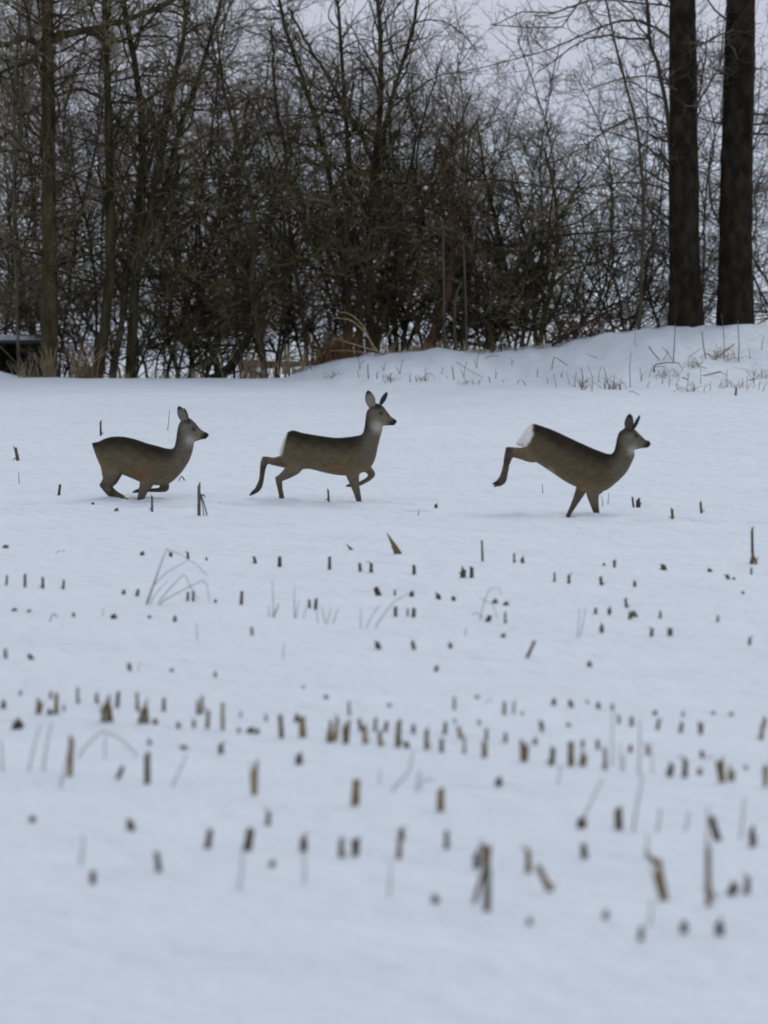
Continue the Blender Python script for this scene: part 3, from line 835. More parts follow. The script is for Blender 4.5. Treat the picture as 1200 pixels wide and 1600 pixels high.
# weeds on the bank
bankw = [
    ('dark snapped stem bent to the right on the bank', [([(862, 578), (866, 558), (885, 570), (912, 585)], 2, 1.5)]),
    ('dark upright stem beside the snapped one', [([(909, 609), (911, 590), (908, 574)], 2.6, 1.4), ([(903, 610), (915, 608)], 2, 2)]),
    ('small tuft of stems leaning left on the bank foot', [([(953, 609), (948, 590), (943, 573)], 2.2, 1), ([(957, 610), (960, 590)], 1.5, 1), ([(970, 612), (968, 600)], 4, 2.5), ([(945, 605), (944, 596)], 1.6, 1)]),
    ('low arched dry leaf on the bank', [([(1021, 582), (1024, 570), (1040, 567), (1060, 567)], 3.2, 1.6), ([(1060, 567), (1068, 579)], 1.6, 1), ([(1025, 573), (1040, 573), (1044, 580)], 1.4, 1), ([(1024, 599), (1023, 575)], 1.6, 1)]),
    ('thin upright stem rising over the bank before the left trunk', [([(1052, 566), (1054, 540), (1055, 505)], 2.6, 1.4), ([(1050, 562), (1040, 545)], 1, .8)]),
    ('upright stem before the gap of the thick trunks', [([(1104, 562), (1100, 545), (1097, 518)], 3, 1.6), ([(1104, 552), (1114, 562)], 2, 1.4)]),
    ('tall thin pair of stems under the right trunk', [([(1154, 566), (1155, 540), (1153, 500)], 2.2, 1.4), ([(1132, 560), (1131, 520), (1127, 490)], 1.8, 1.2)]),
    ('tan bundle of crossing stalks on the bank, slanting right', [([(1117, 562), (1132, 550), (1148, 537)], 3.4, 2), ([(1115, 560), (1122, 552), (1128, 546)], 2, 1.4), ([(1090, 562), (1105, 552), (1118, 562)], 1.6, 1.2), ([(1075, 560), (1082, 554), (1095, 545)], 2, 1), ([(1110, 567), (1122, 564)], 2.4, 1.6)]),
    ('dark flat stalk lying low on the bank', [([(1084, 586), (1100, 587), (1126, 581)], 1.8, 3), ([(1126, 581), (1136, 588)], 1.6, 1), ([(1090, 572), (1105, 576)], 2, 1.2)]),
    ('long thin stalk sloping down to the right edge', [([(1138, 562), (1160, 568), (1180, 580), (1205, 590)], 1.8, 1.4)]),
    ('forked thin weed left of the arched leaf', [([(1032, 564), (1020, 550), (1014, 541)], 1.8, 2.6), ([(1036, 562), (1045, 550)], 1.4, 1), ([(1050, 560), (1040, 548), (1035, 542)], 1.4, 1)]),
    ('bent hair thin stem on the left of the bank top', [([(994, 540), (996, 558), (1015, 560)], 1.2, 1), ([(992, 540), (993, 520)], 1.2, 1)]),
    ('short stubs of grass at the bank foot, far right', [([(1150, 618), (1151, 606)], 5, 4), ([(1110, 610), (1110, 596)], 1.4, 1), ([(1160, 600), (1161, 590)], 1.4, 1), ([(1170, 594), (1182, 592)], 2.4, 1.6), ([(1185, 610), (1188, 595)], 1.4, 1)]),
    ('round empty seed weed at the bank foot', [([(1060, 610), (1057, 600), (1062, 592)], 1.4, 1), ([(1082, 618), (1086, 605), (1082, 595)], 1.6, 1), ([(1066, 590), (1076, 594)], 2.6, 2.4), ([(1076, 620), (1084, 616)], 1.6, 1)]),
    ('upright dark stem on the low bank above the middle deer', [([(576, 592), (575, 578), (575, 568)], 2.6, 1.6), ([(561, 590), (559, 578)], 1.4, 1)]),
    ('short dark double stem just above the middle deer ears', [([(611, 598), (610, 590), (612, 582)], 3, 1.6), ([(613, 601), (618, 602)], 2, 1.4), ([(589, 592), (590, 580)], 2.4, 1.4), ([(600, 592), (598, 584)], 1.6, 1)]),
    ('snapped stem lying down the left end of the bank', [([(503, 570), (515, 576), (530, 584), (535, 592)], 1.8, 1), ([(485, 580), (498, 582), (508, 586), (512, 580)], 2, 1.2), ([(478, 590), (479, 578)], 1.6, 1)]),
    ('three short grey stems in the middle of the bank foot', [([(641, 597), (641, 584)], 2, 1.2), ([(651, 600), (650, 590)], 1.6, 1), ([(658, 592), (672, 582), (680, 592)], 1.4, 1)]),
    ('upright stem and long thin slanting one on the bank middle', [([(710, 594), (708, 582), (707, 572)], 2.4, 1.6), ([(712, 565), (735, 580), (755, 590)], 1.2, 1), ([(699, 601), (698, 588)], 2.6, 1.6)]),
    ('small dark clump at the bank foot', [([(766, 598), (764, 588)], 2.4, 1.6), ([(732, 602), (731, 594)], 1.6, 1), ([(784, 602), (787, 594)], 3, 1.6), ([(783, 602), (793, 602)], 1.6, 1.2)]),
    ('tiny leaning stem by the crest of the bank', [([(822, 602), (815, 592)], 1.8, 1), ([(808, 600), (812, 593)], 1.4, 1)]),
    ('wispy dark twigs lying on the bank crest', [([(757, 560), (768, 556), (778, 556)], 1.6, 1.2), ([(637, 560), (645, 566), (652, 570)], 1.8, 1.2), ([(790, 585), (782, 570)], 1, .8)]),
    ('hair thin grey weed, leftmost on the bank shoulder', [([(870, 605), (865, 585)], 1.3, 1)]),
    ('hair thin grey weed right of the snapped dark stem', [([(890, 600), (885, 580)], 1.3, 1)]),
    ('grey weed bending left above the leaning tuft', [([(925, 612), (926, 590), (918, 570)], 1.6, 1)]),
    ('tall grey weed between the leaning tuft and the arched leaf', [([(985, 605), (984, 575), (986, 550)], 1.8, 1)]),
    ('thin grey twig near the bramble on the bank', [([(935, 560), (915, 552)], 1.3, 1)]),
    ('thin curved twig lying low under the arched leaf', [([(1000, 618), (990, 612), (982, 612)], 1.2, 1)]),
]
brg = np.random.default_rng(77)
BW = [(562, 578), (600, 580), (625, 585), (665, 596), (690, 585), (725, 590), (745, 575), (775, 592), (800, 572), (840, 590), (856, 600), (878, 590), (898, 604),
      (935, 598), (962, 604), (1002, 596), (1012, 606), (1035, 600), (1046, 604), (1075, 604), (1095, 600), (1100, 614), (1125, 606), (1135, 598), (1168, 610), (1178, 602), (1192, 612), (1015, 590), (1172, 560), (1190, 548)]
for k, (bx, by) in enumerate(BW):
    hgt = brg.uniform(9, 26)
    dx = brg.normal(0, 5)
    L_ = [([(bx, by), (bx + dx * .3, by - hgt * .6), (bx + dx, by - hgt)], 1.5, .9)]
    if brg.random() < .5:
        L_.append(([(bx, by), (bx - dx, by - hgt * .5), (bx - dx * 1.6 + 3, by - hgt * .6)], 1.2, .8))
    weed(('forked' if len(L_) > 1 else 'single') + (' tall' if hgt > 18 else ' short') + ' fine dry weed on the bank, ' + (
         f'{["first","second","third","fourth","fifth","sixth","seventh","eighth","ninth","tenth"][sum(1 for q in BW if q[0] < bx) % 10]} from left '
         + ('of its left third' if sum(1 for q in BW if q[0] < bx) < 10 else 'of its middle third' if sum(1 for q in BW if q[0] < bx) < 20 else 'of its right third')), L_,
         group='dead weeds on the snowy bank')
for lab, L_ in bankw:
    weed(lab, L_, 'weed' if 'tan' not in lab else 'straw', group='dead weeds on the snowy bank')


# ------------------------------------------------------------------ maize stubble
def stub_mesh(kind, seed):
    """unit stub: 1 wide, 1 tall over the snow, foot at z=-0.35"""
    rng = np.random.default_rng(seed)
    parts = []
    def stalk(x, y, w_, h_, lx=0, z0=-.35, cut=.12):
        zs = [z0, .18 * h_, .30 * h_, .34 * h_, .40 * h_, .75 * h_, h_]
        rs = [.52, .50, .47, .56, .46, .44, .45]
        n = 8
        V_ = []
        for k, (z, r) in enumerate(zip(zs, rs)):
            for i in range(n):
                th = i * 2 * math.pi / n
                zz = z
                if k == len(zs) - 1:
                    zz = z + cut * math.cos(th) * h_ + rng.uniform(-.11, .11)
                V_.append((x + w_ * r * math.cos(th) * rng.uniform(.92, 1.08) + lx * max(z, 0), y + w_ * r * math.sin(th), zz))
        Q_ = [(k * n + i, k * n + (i + 1) % n, (k + 1) * n + (i + 1) % n, (k + 1) * n + i) for k in range(len(zs) - 1) for i in range(n)]
        o = len(V_); t0 = (len(zs) - 1) * n      # sunken pith closing the cut
        for i in range(n):
            a = V_[t0 + i]
            V_.append((x + (a[0] - x) * .55 + lx * .2, y + (a[1] - y) * .55, a[2] - .10))
        Q_ += [(t0 + i, t0 + (i + 1) % n, o + (i + 1) % n, o + i) for i in range(n)]
        Q_ += [(o, o + 1, o + 2, o + 3), (o, o + 3, o + 4, o + 7), (o + 4, o + 5, o + 6, o + 7)]
        parts.append((np.array(V_, float), np.array(Q_)))
    def blade(pts, w0, w1):
        p = resample([(a, b_, c) for a, b_, c in pts], 7)
        w_ = np.linspace(w0, w1, 7)
        V_ = []
        for k in range(7):
            V_ += [p[k] + (-w_[k] / 2, 0, 0), p[k] + (0, .05, .03), p[k] + (w_[k] / 2, 0, 0), p[k] + (0, -.04, -.03)]
        Q_ = [(k * 4 + i, k * 4 + (i + 1) % 4, (k + 1) * 4 + (i + 1) % 4, (k + 1) * 4 + i) for k in range(6) for i in range(4)]
        parts.append((np.array(V_, float), np.array(Q_)))
    if kind == 'plain':
        stalk(0, 0, 1, 1, 0, cut=rng.uniform(-.12, .12))
    elif kind == 'split':
        stalk(0, 0, .85, .8, 0, cut=.15)
        blade([(.3, 0, .2), (.42, 0, .7), (.5, 0, 1.02)], .35, .12)
        blade([(-.3, 0, .3), (-.42, .1, .65), (-.5, .1, .9)], .3, .08)
    elif kind == 'foot':       # crumpled sheath round the foot
        stalk(-.12, 0, .7, 1, 0)
        blade([(-.2, -.2, .0), (.3, -.2, .22), (.75, -.1, .12)], .4, .2)
        blade([(.1, .2, .05), (-.3, .2, .3), (-.55, .2, .35)], .35, .1)
    elif kind == 'hook':
        stalk(0, 0, .75, .85, 0)
        blade([(.0, -.1, .5), (.15, -.1, .85), (.6, -.1, 1.0), (.9, -.1, .92)], .4, .12)
    elif kind == 'double':
        stalk(-.28, 0, .48, 1, 0)
        stalk(.28, .2, .48, .78, .1)
    elif kind == 'clump':
        stalk(.12, 0, .38, 1, 0)
        stalk(-.3, .15, .26, .7, .25)
        stalk(.42, -.1, .22, .55, -.2)
        blade([(-.1, 0, 0), (-.35, 0, .4), (-.5, 0, .75)], .18, .06)
    elif kind == 'tripod':
        stalk(-.30, 0, .32, 1, 0)
        blade([(-.2, 0, .72), (.2, 0, .35), (.5, 0, -.1)], .14, .12)
        blade([(-.15, 0, .6), (.05, 0, .3), (.18, 0, -.1)], .10, .10)
        blade([(-.2, 0, .62), (.1, 0, .66), (.25, 0, .6)], .22, .14)
    elif kind == 'lump':
        stalk(0, 0, .9, 1, 0, cut=.25)
        blade([(.1, 0, .2), (.4, 0, .55), (.62, 0, .4)], .5, .2)
    elif kind == 'leaf':       # wide pointed dead leaf
        blade([(.5, 0, -.1), (.25, 0, .25), (-.1, 0, .6), (-.5, 0, 1.0)], .75, .06)
        blade([(.5, .1, -.05), (.2, .1, .2), (-.1, .1, .3)], .5, .1)
    elif kind == 'bentleaf':
        blade([(-.5, 0, .0), (-.1, 0, .9), (.5, 0, .4)], .14, .1)
        blade([(-.1, 0, .9), (.3, 0, .8), (.5, 0, .6)], .12, .05)
    V_, Q_ = merge(parts)
    return np_mesh('stub_' + kind, V_, Q_, False)


KINDS = ['plain', 'split', 'foot', 'hook', 'double', 'clump', 'tripod', 'lump', 'leaf', 'bentleaf']
SM = {}
for mt in ('stub_tan', 'stub_dark', 'stub_grey'):
    for k in KINDS:
        for v in range(2):
            me = stub_mesh(k, 50 + v * 7 + len(k))
            me.materials.append(M[mt])
            SM[(mt, k, v)] = me
# (x, top, foot, width, kind, tone, lean px of the top) ; d dark, t tan, g grey faded
P_, Sx, Fo, Hk, Do, Cl, Tr, Lu, Le, Be = KINDS
STUBS = {
 'deer': [
  (27, 699, 720, 8, Fo, 'g', -4, 'short grey stub at the far left, behind the hindmost deer'),
  (92, 757, 774, 5, P_, 'd', 2, 'short dark stub left of the hindmost deer hind leg'),
  (158, 658, 681, 5, Fo, 'g', 0, 'thin grey stub above the rump of the hindmost deer'),
  (237, 775, 800, 5, Fo, 'd', 0, 'dark stub just in front of the hindmost deer forefoot'),
  (316, 757, 806, 17, Tr, 'g', 0, 'tall stub with broken leaning leaves, ahead of the hindmost deer'),
  (513, 765, 784, 5, Fo, 'd', -1, 'small dark stub under the belly of the middle deer'),
  (681, 788, 794, 6, Lu, 'd', 0, 'tiny dark lump between the middle and the bounding deer'),
  (145, 785, 788, 6, Lu, 'g', 0, 'speck of stubble left under the hindmost deer'),
  (181, 794, 799, 7, Lu, 'd', 2, 'little dark lump below the hindmost deer hind foot'),
  (990, 777, 793, 4, P_, 'g', -2, 'thin grey stub ahead of the bounding deer forelegs'),
  (997, 780, 793, 9, Lu, 'd', 0, 'dark crumpled stub touching the thin one ahead of the bounding deer'),
  (1050, 795, 811, 7, Fo, 'd', -1, 'dark stub with a small foot, right of the bounding deer'),
  (1097, 784, 802, 6, Fo, 'd', -2, 'dark stub farthest right ahead of the bounding deer'),
 ],
 'A': [(8, 852, 857, 10, Lu, 'd', 2), (95, 860, 864, 14, Be, 'g', 0), (222, 862, 868, 8, Lu, 'd', 0), (267, 863, 870, 7, Lu, 'd', 0), (294, 861, 873, 6, Hk, 'd', -1),
       (323, 871, 876, 4, Lu, 'g', 0), (398, 870, 881, 8, Fo, 'd', -2), (437, 870, 886, 7, P_, 'd', 0), (515, 870, 890, 6, P_, 'g', 0), (545, 850, 860, 10, Le, 'd', 0),
       (614, 832, 866, 19, Le, 't', 0), (563, 880, 893, 6, P_, 'd', -1), (580, 878, 895, 8, Hk, 'd', 0), (647, 883, 898, 6, P_, 'd', 0), (754, 845, 877, 4, P_, 'g', -1),
       (723, 889, 903, 11, Lu, 'd', 2), (737, 886, 903, 7, P_, 'g', 0), (804, 865, 880, 5, Fo, 'g', 0), (816, 869, 880, 7, Cl, 'g', 0), (866, 895, 910, 5, Fo, 'd', 0),
       (889, 896, 912, 7, Hk, 'd', 0), (944, 880, 884, 5, Lu, 'g', 0), (960, 873, 887, 5, Sx, 'g', 0), (1038, 882, 891, 11, Lu, 'd', -2), (1110, 888, 894, 8, Lu, 'd', -2),
       (1138, 896, 905, 9, Hk, 'g', -3), (1147, 902, 906, 5, Lu, 'g', 0), (1174, 887, 898, 4, P_, 'g', 0), (1176, 825, 880, 5, P_, 'g', -1), (1178, 866, 882, 14, Cl, 't', 0),
       (10, 899, 915, 4, P_, 'g', 1), (39, 897, 918, 5, P_, 'd', 0), (66, 903, 920, 7, Fo, 'd', 0), (98, 907, 921, 6, Fo, 'd', 1)],
 'B': [(193, 922, 929, 7, Lu, 'd', 0), (214, 921, 932, 6, P_, 'd', 2), (293, 925, 939, 5, P_, 'g', 1), (302, 924, 940, 5, P_, 'g', 0), (336, 937, 942, 6, Lu, 'g', 2),
       (377, 924, 945, 6, P_, 'd', 1), (592, 917, 931, 10, P_, 'd', -6), (617, 922, 931, 4, P_, 'g', 0), (643, 925, 933, 9, Lu, 'd', 0), (686, 927, 937, 9, Lu, 'd', -2),
       (709, 932, 939, 8, Lu, 'd', 0), (774, 937, 943, 11, Lu, 'd', -3), (791, 941, 946, 11, Lu, 'd', -3), (941, 901, 915, 8, Fo, 'd', -2), (992, 908, 917, 6, Lu, 'd', 0),
       (1161, 924, 928, 6, Lu, 'd', 0), (980, 935, 950, 7, Fo, 'd', -2), (993, 954, 964, 9, P_, 'd', -5), (985, 955, 968, 8, Cl, 'g', 0), (930, 950, 960, 7, Fo, 'd', 0),
       (952, 950, 961, 7, Lu, 'd', 0), (1031, 955, 967, 6, Fo, 'd', 0), (1121, 962, 972, 6, Fo, 'g', 0)],
 'C': [(22, 951, 955, 10, Lu, 'g', 0), (45, 953, 957, 7, Lu, 'g', 0), (84, 957, 971, 12, Be, 'g', 0), (115, 957, 964, 5, P_, 'd', 0), (178, 960, 967, 12, Lu, 'g', -2),
       (234, 962, 966, 7, Lu, 'g', 0), (273, 963, 972, 7, Lu, 'd', 0), (394, 980, 993, 5, P_, 'g', -1), (484, 937, 951, 5, P_, 'g', -1), (493, 935, 953, 6, P_, 'g', 1),
       (618, 948, 964, 6, P_, 'd', 0), (637, 951, 963, 4, P_, 'g', 0), (646, 950, 965, 7, P_, 'd', 1), (762, 962, 972, 9, P_, 'd', 4), (790, 957, 975, 5, Fo, 'd', 0),
       (786, 990, 996, 9, Lu, 'd', 0), (592, 1003, 1015, 10, Lu, 'd', -3), (647, 1001, 1015, 7, P_, 'd', -3), (704, 1004, 1013, 8, Lu, 'd', 0), (940, 976, 989, 8, Lu, 'd', 1),
       (1018, 980, 995, 8, Hk, 'd', 1), (1047, 982, 994, 9, P_, 'd', 0), (1171, 993, 1008, 7, Hk, 'd', 1)],
 'D': [(9, 1014, 1029, 6, P_, 'd', -1), (50, 1021, 1031, 8, P_, 'd', -6), (203, 1036, 1048, 7, P_, 'd', -2), (268, 1045, 1050, 7, Lu, 'g', 0), (337, 1050, 1058, 6, Lu, 'g', -2),
       (681, 1040, 1049, 7, P_, 'g', 2), (824, 1000, 1028, 6, P_, 'g', 12), (922, 1034, 1042, 9, Lu, 'd', -3), (474, 1072, 1076, 5, Lu, 'g', 0), (510, 1087, 1092, 9, Lu, 'd', 0),
       (609, 1100, 1104, 9, Lu, 'd', 0), (546, 1097, 1118, 6, Fo, 'g', 0), (745, 1087, 1091, 10, Lu, 'g', 0), (765, 1092, 1099, 12, Be, 'g', 0), (710, 1089, 1109, 5, P_, 'd', 0)],
 'E': [(5, 1095, 1107, 9, Lu, 'd', 2), (32, 1079, 1087, 5, Lu, 'd', 0), (26, 1126, 1140, 20, Lu, 'd', 8), (60, 1091, 1116, 11, Sx, 't', 4), (79, 1080, 1092, 5, P_, 'g', 0),
       (88, 1084, 1116, 8, P_, 't', 0), (79, 1107, 1117, 12, Cl, 'd', 0), (100, 1102, 1111, 5, Lu, 'g', 0), (122, 1075, 1100, 6, Fo, 'd', 0), (152, 1084, 1099, 8, Fo, 'd', 0),
       (166, 1090, 1128, 22, Cl, 't', 0), (183, 1080, 1106, 7, P_, 'd', 2), (215, 1083, 1112, 6, P_, 't', -1), (226, 1096, 1131, 15, Cl, 't', 0), (217, 1110, 1130, 5, P_, 't', 5),
       (243, 1124, 1132, 10, Lu, 'd', 0), (256, 1091, 1112, 7, P_, 'd', 0), (279, 1129, 1138, 8, Lu, 'd', 0), (312, 1088, 1117, 11, Do, 't', 1), (324, 1105, 1139, 9, Hk, 't', 2),
       (303, 1125, 1138, 6, P_, 'g', 0), (348, 1099, 1141, 7, P_, 't', 0), (376, 1112, 1121, 4, P_, 'g', 0), (373, 1138, 1145, 7, Lu, 'g', 0), (392, 1138, 1146, 16, Lu, 'd', -3)],
 'F': [(402, 1139, 1147, 8, Lu, 'g', 0), (416, 1116, 1127, 6, Hk, 'd', 0), (440, 1117, 1154, 9, P_, 'd', -2), (463, 1117, 1129, 9, Lu, 'd', 2), (473, 1121, 1153, 13, P_, 't', -1),
       (520, 1121, 1158, 15, Do, 't', 3), (516, 1143, 1161, 13, Lu, 't', 0), (540, 1124, 1162, 12, Sx, 't', 1), (564, 1123, 1142, 7, P_, 'd', -3), (572, 1134, 1163, 12, Fo, 't', -1),
       (586, 1121, 1142, 6, P_, 'd', 1), (602, 1127, 1143, 7, P_, 'd', 3), (596, 1143, 1166, 11, Fo, 't', -2), (623, 1127, 1168, 13, Fo, 't', 2), (636, 1159, 1169, 10, Lu, 'd', 0),
       (646, 1132, 1146, 7, P_, 'g', 0), (668, 1139, 1172, 11, Fo, 't', 0), (690, 1155, 1175, 8, P_, 'g', 0), (695, 1129, 1148, 7, P_, 'd', 1), (711, 1123, 1130, 4, P_, 'g', -1),
       (720, 1135, 1154, 8, P_, 't', -4), (725, 1152, 1178, 6, Fo, 'g', 0), (749, 1125, 1132, 6, Lu, 'g', 0), (757, 1159, 1184, 10, P_, 't', 0), (760, 1139, 1157, 6, P_, 'd', 0),
       (788, 1097, 1117, 6, P_, 'd', 0), (789, 1146, 1161, 8, Fo, 'd', 0)],
 'G': [(803, 1094, 1116, 5, Hk, 'g', 0), (816, 1112, 1117, 5, Lu, 'g', 0), (865, 1092, 1102, 9, Lu, 'd', 0), (893, 1094, 1105, 9, P_, 'd', -3), (918, 1095, 1099, 6, Lu, 'd', 0),
       (935, 1098, 1108, 8, Lu, 'd', -1), (957, 1100, 1110, 5, P_, 'd', 0), (847, 1124, 1144, 7, Sx, 'g', -2), (888, 1130, 1135, 9, Lu, 'd', 0), (967, 1116, 1132, 6, Hk, 'd', 0),
       (987, 1120, 1135, 7, P_, 'd', 0), (1023, 1111, 1117, 9, Lu, 'd', 0), (1067, 1112, 1120, 5, Lu, 'g', 0), (1027, 1122, 1141, 8, Hk, 'd', 3), (1063, 1128, 1145, 7, P_, 'd', 3),
       (1095, 1126, 1148, 8, Sx, 'd', 0), (1115, 1112, 1116, 8, Lu, 'g', 0), (1143, 1113, 1118, 8, Lu, 'd', 0), (1194, 1121, 1137, 7, P_, 't', 1), (1188, 1134, 1157, 10, Fo, 't', 2)],
 'H': [(819, 1156, 1191, 14, Sx, 't', 1), (836, 1154, 1164, 8, Lu, 'd', 0), (860, 1168, 1196, 13, Fo, 'd', 3), (892, 1160, 1198, 12, P_, 't', 0), (910, 1157, 1168, 7, Lu, 'd', 0),
       (911, 1172, 1198, 14, Cl, 't', 2), (934, 1156, 1171, 7, P_, 'd', 0), (945, 1169, 1204, 9, Fo, 't', -1), (985, 1164, 1176, 7, P_, 'g', 0), (1012, 1161, 1180, 9, Hk, 't', 0),
       (1046, 1194, 1214, 12, Lu, 'd', 4), (1070, 1182, 1216, 12, Hk, 'd', 1), (1093, 1201, 1211, 10, Lu, 'g', 0), (1098, 1173, 1185, 8, P_, 'd', -2), (1110, 1180, 1190, 10, Be, 'g', 0),
       (1128, 1181, 1223, 13, Sx, 't', -5), (1143, 1198, 1221, 14, Cl, 't', 0), (1166, 1198, 1203, 8, Lu, 'g', 0), (1196, 1190, 1229, 9, Sx, 't', 0)],
 'I': [(109, 1152, 1214, 10, P_, 't', 3), (184, 1197, 1218, 8, P_, 'g', 9), (230, 1176, 1225, 11, P_, 'd', 0), (234, 1156, 1165, 7, Lu, 'g', 0), (345, 1161, 1179, 12, Hk, 'd', 0),
       (288, 1165, 1171, 13, Lu, 'g', -3), (397, 1187, 1243, 12, Sx, 't', 0), (467, 1178, 1195, 13, Lu, 'd', 0), (555, 1219, 1259, 15, P_, 't', 2), (688, 1232, 1268, 13, P_, 't', 1),
       (779, 1216, 1229, 13, Lu, 'd', 0), (908, 1278, 1294, 18, Lu, 'd', 0), (967, 1263, 1298, 14, P_, 'd', -1), (1122, 1275, 1314, 13, P_, 'd', -12), (1176, 1294, 1324, 13, Lu, 'd', -2)],
 'J': [(50, 1277, 1285, 14, Lu, 'g', 0), (206, 1282, 1299, 15, Lu, 'd', -3), (249, 1332, 1363, 11, P_, 'g', -5), (324, 1296, 1326, 12, P_, 'g', 5), (386, 1295, 1330, 16, P_, 'd', 6),
       (418, 1264, 1291, 11, Hk, 'g', 3), (425, 1345, 1355, 12, Lu, 'g', 0), (145, 1362, 1383, 11, P_, 'g', 0), (474, 1306, 1331, 14, Lu, 'd', 0), (535, 1310, 1340, 14, Fo, 't', 0),
       (555, 1307, 1340, 13, Sx, 'd', 1), (628, 1292, 1313, 14, Hk, 'd', -2), (623, 1311, 1343, 10, P_, 't', 2), (698, 1299, 1327, 9, P_, 'g', 0), (681, 1399, 1411, 15, Lu, 'g', 0)],
 'K': [(760, 1313, 1362, 15, Sx, 't', 0), (744, 1324, 1358, 14, Cl, 'd', 2), (761, 1352, 1424, 13, P_, 'd', 1), (741, 1362, 1412, 8, P_, 'g', 14), (826, 1322, 1364, 14, Hk, 't', -1),
       (862, 1348, 1393, 16, Fo, 't', -22), (914, 1320, 1343, 12, P_, 'd', -3), (1038, 1342, 1408, 17, Sx, 't', -16), (1018, 1328, 1352, 26, Le, 't', 0), (1109, 1328, 1416, 15, Fo, 't', -1),
       (1142, 1379, 1399, 16, P_, 'g', 8), (1166, 1366, 1397, 14, Hk, 'd', 4), (1125, 1439, 1462, 17, Lu, 'd', -3), (1068, 1440, 1458, 15, Lu, 'g', 0), (946, 1425, 1437, 12, Lu, 'g', 0),
       (828, 1436, 1446, 11, Lu, 'g', 0), (1001, 1448, 1470, 10, P_, 'g', 1)],
}
ROW = {'A': 'first row below the deer', 'B': 'second sparse stubble row', 'C': 'third sparse stubble row', 'D': 'thin scatter above the dense row',
       'E': "dense row's left part", 'F': "dense row's middle part", 'G': "dense row's right part, upper line", 'H': "dense row's right part, lower line",
       'I': 'line just below the dense row', 'J': 'blurred front scatter, left half', 'K': 'blurred front scatter, right half'}
ORD = ['first', 'second', 'third', 'fourth', 'fifth', 'sixth', 'seventh', 'eighth', 'ninth', 'tenth', 'eleventh', 'twelfth', 'thirteenth', 'fourteenth',
       'fifteenth', 'sixteenth', 'seventeenth', 'eighteenth', 'nineteenth', 'twentieth'] + ['twenty-' + s for s in
       ('first', 'second', 'third', 'fourth', 'fifth', 'sixth', 'seventh', 'eighth', 'ninth')] + ['thirtieth'] + ['thirty-' + s for s in ('first', 'second', 'third', 'fourth', 'fifth')]
SHAPE = {P_: 'cut stub', Sx: 'split stub', Fo: 'stub with ragged foot', Hk: 'stub with hooked leaf', Do: 'double stub', Cl: 'stub clump', Tr: 'stub with props',
         Lu: 'lump of stubble', Le: 'pointed leaf', Be: 'bent leaf'}
TONE = {'d': ('stub_dark', 'dark'), 't': ('stub_tan', 'tan'), 'g': ('stub_grey', 'greyish')}
srng = np.random.default_rng(5)
for row, items in STUBS.items():
    for n_, it in enumerate(sorted(items)):
        x, yt, yb, wd, kd, tn, lean = it[:7]
        b_ = hit(x, yb)
        s = b_[1] / F
        mt, tword = TONE[tn]
        o = link('maize_stub', SM[(mt, kd, int(srng.integers(2)))])
        h_ = (yb - yt) * s
        w_ = wd * s * (.92 if kd in (P_, Lu) else 1.0)
        o.location = b_
        o.scale = (w_ * (1 if srng.random() < .5 or kd in (Le, Be, Tr) else -1), w_ * .9 if kd in (P_, Fo, Lu, Do, Cl) else w_ * .6, h_)
        o.rotation_euler = (srng.normal(0, .08), math.atan2(lean, yb - yt), 0)
        if len(it) > 7:
            lab = it[7]
        else:
            size = 'small ' if yb - yt < 12 else ('tall ' if yb - yt > 45 else '')
            ln = ' leaning right' if lean > 3 else (' leaning left' if lean < -3 else '')
            lab = f"{size}{tword} {SHAPE[kd]}{ln}, {ORD[n_]} from left in {ROW[row]}"
        tag(o, lab, 'stub' if kd not in (Le, Be) else 'leaf', 'cut maize stubs poking through the snow')


# ------------------------------------------------------------------ deer
def loft(rings, n=20, ex=0.92):
    """rings: (top xyz, bottom xyz, half width) -> closed loft"""
    V_ = []
    for tp, bt, w_ in rings:
        tp = np.array(tp); bt = np.array(bt); c = (tp + bt) / 2; v = (tp - bt) / 2
        for i in range(n):
            th = i * 2 * math.pi / n
            cs, sn = math.cos(th), math.sin(th)
            cc = math.copysign(abs(cs) ** ex, cs)
            wv = w_ * (1 - .14 * sn)
            V_.append(c + v * sn + np.array([0, wv * cc, 0]))
    K = len(rings)
    faces = [[k * n + i, k * n + (i + 1) % n, (k + 1) * n + (i + 1) % n, (k + 1) * n + i] for k in range(K - 1) for i in range(n)]
    faces.append(list(range(n))[::-1]); faces.append(list(range((K - 1) * n, K * n)))
    return V_, faces


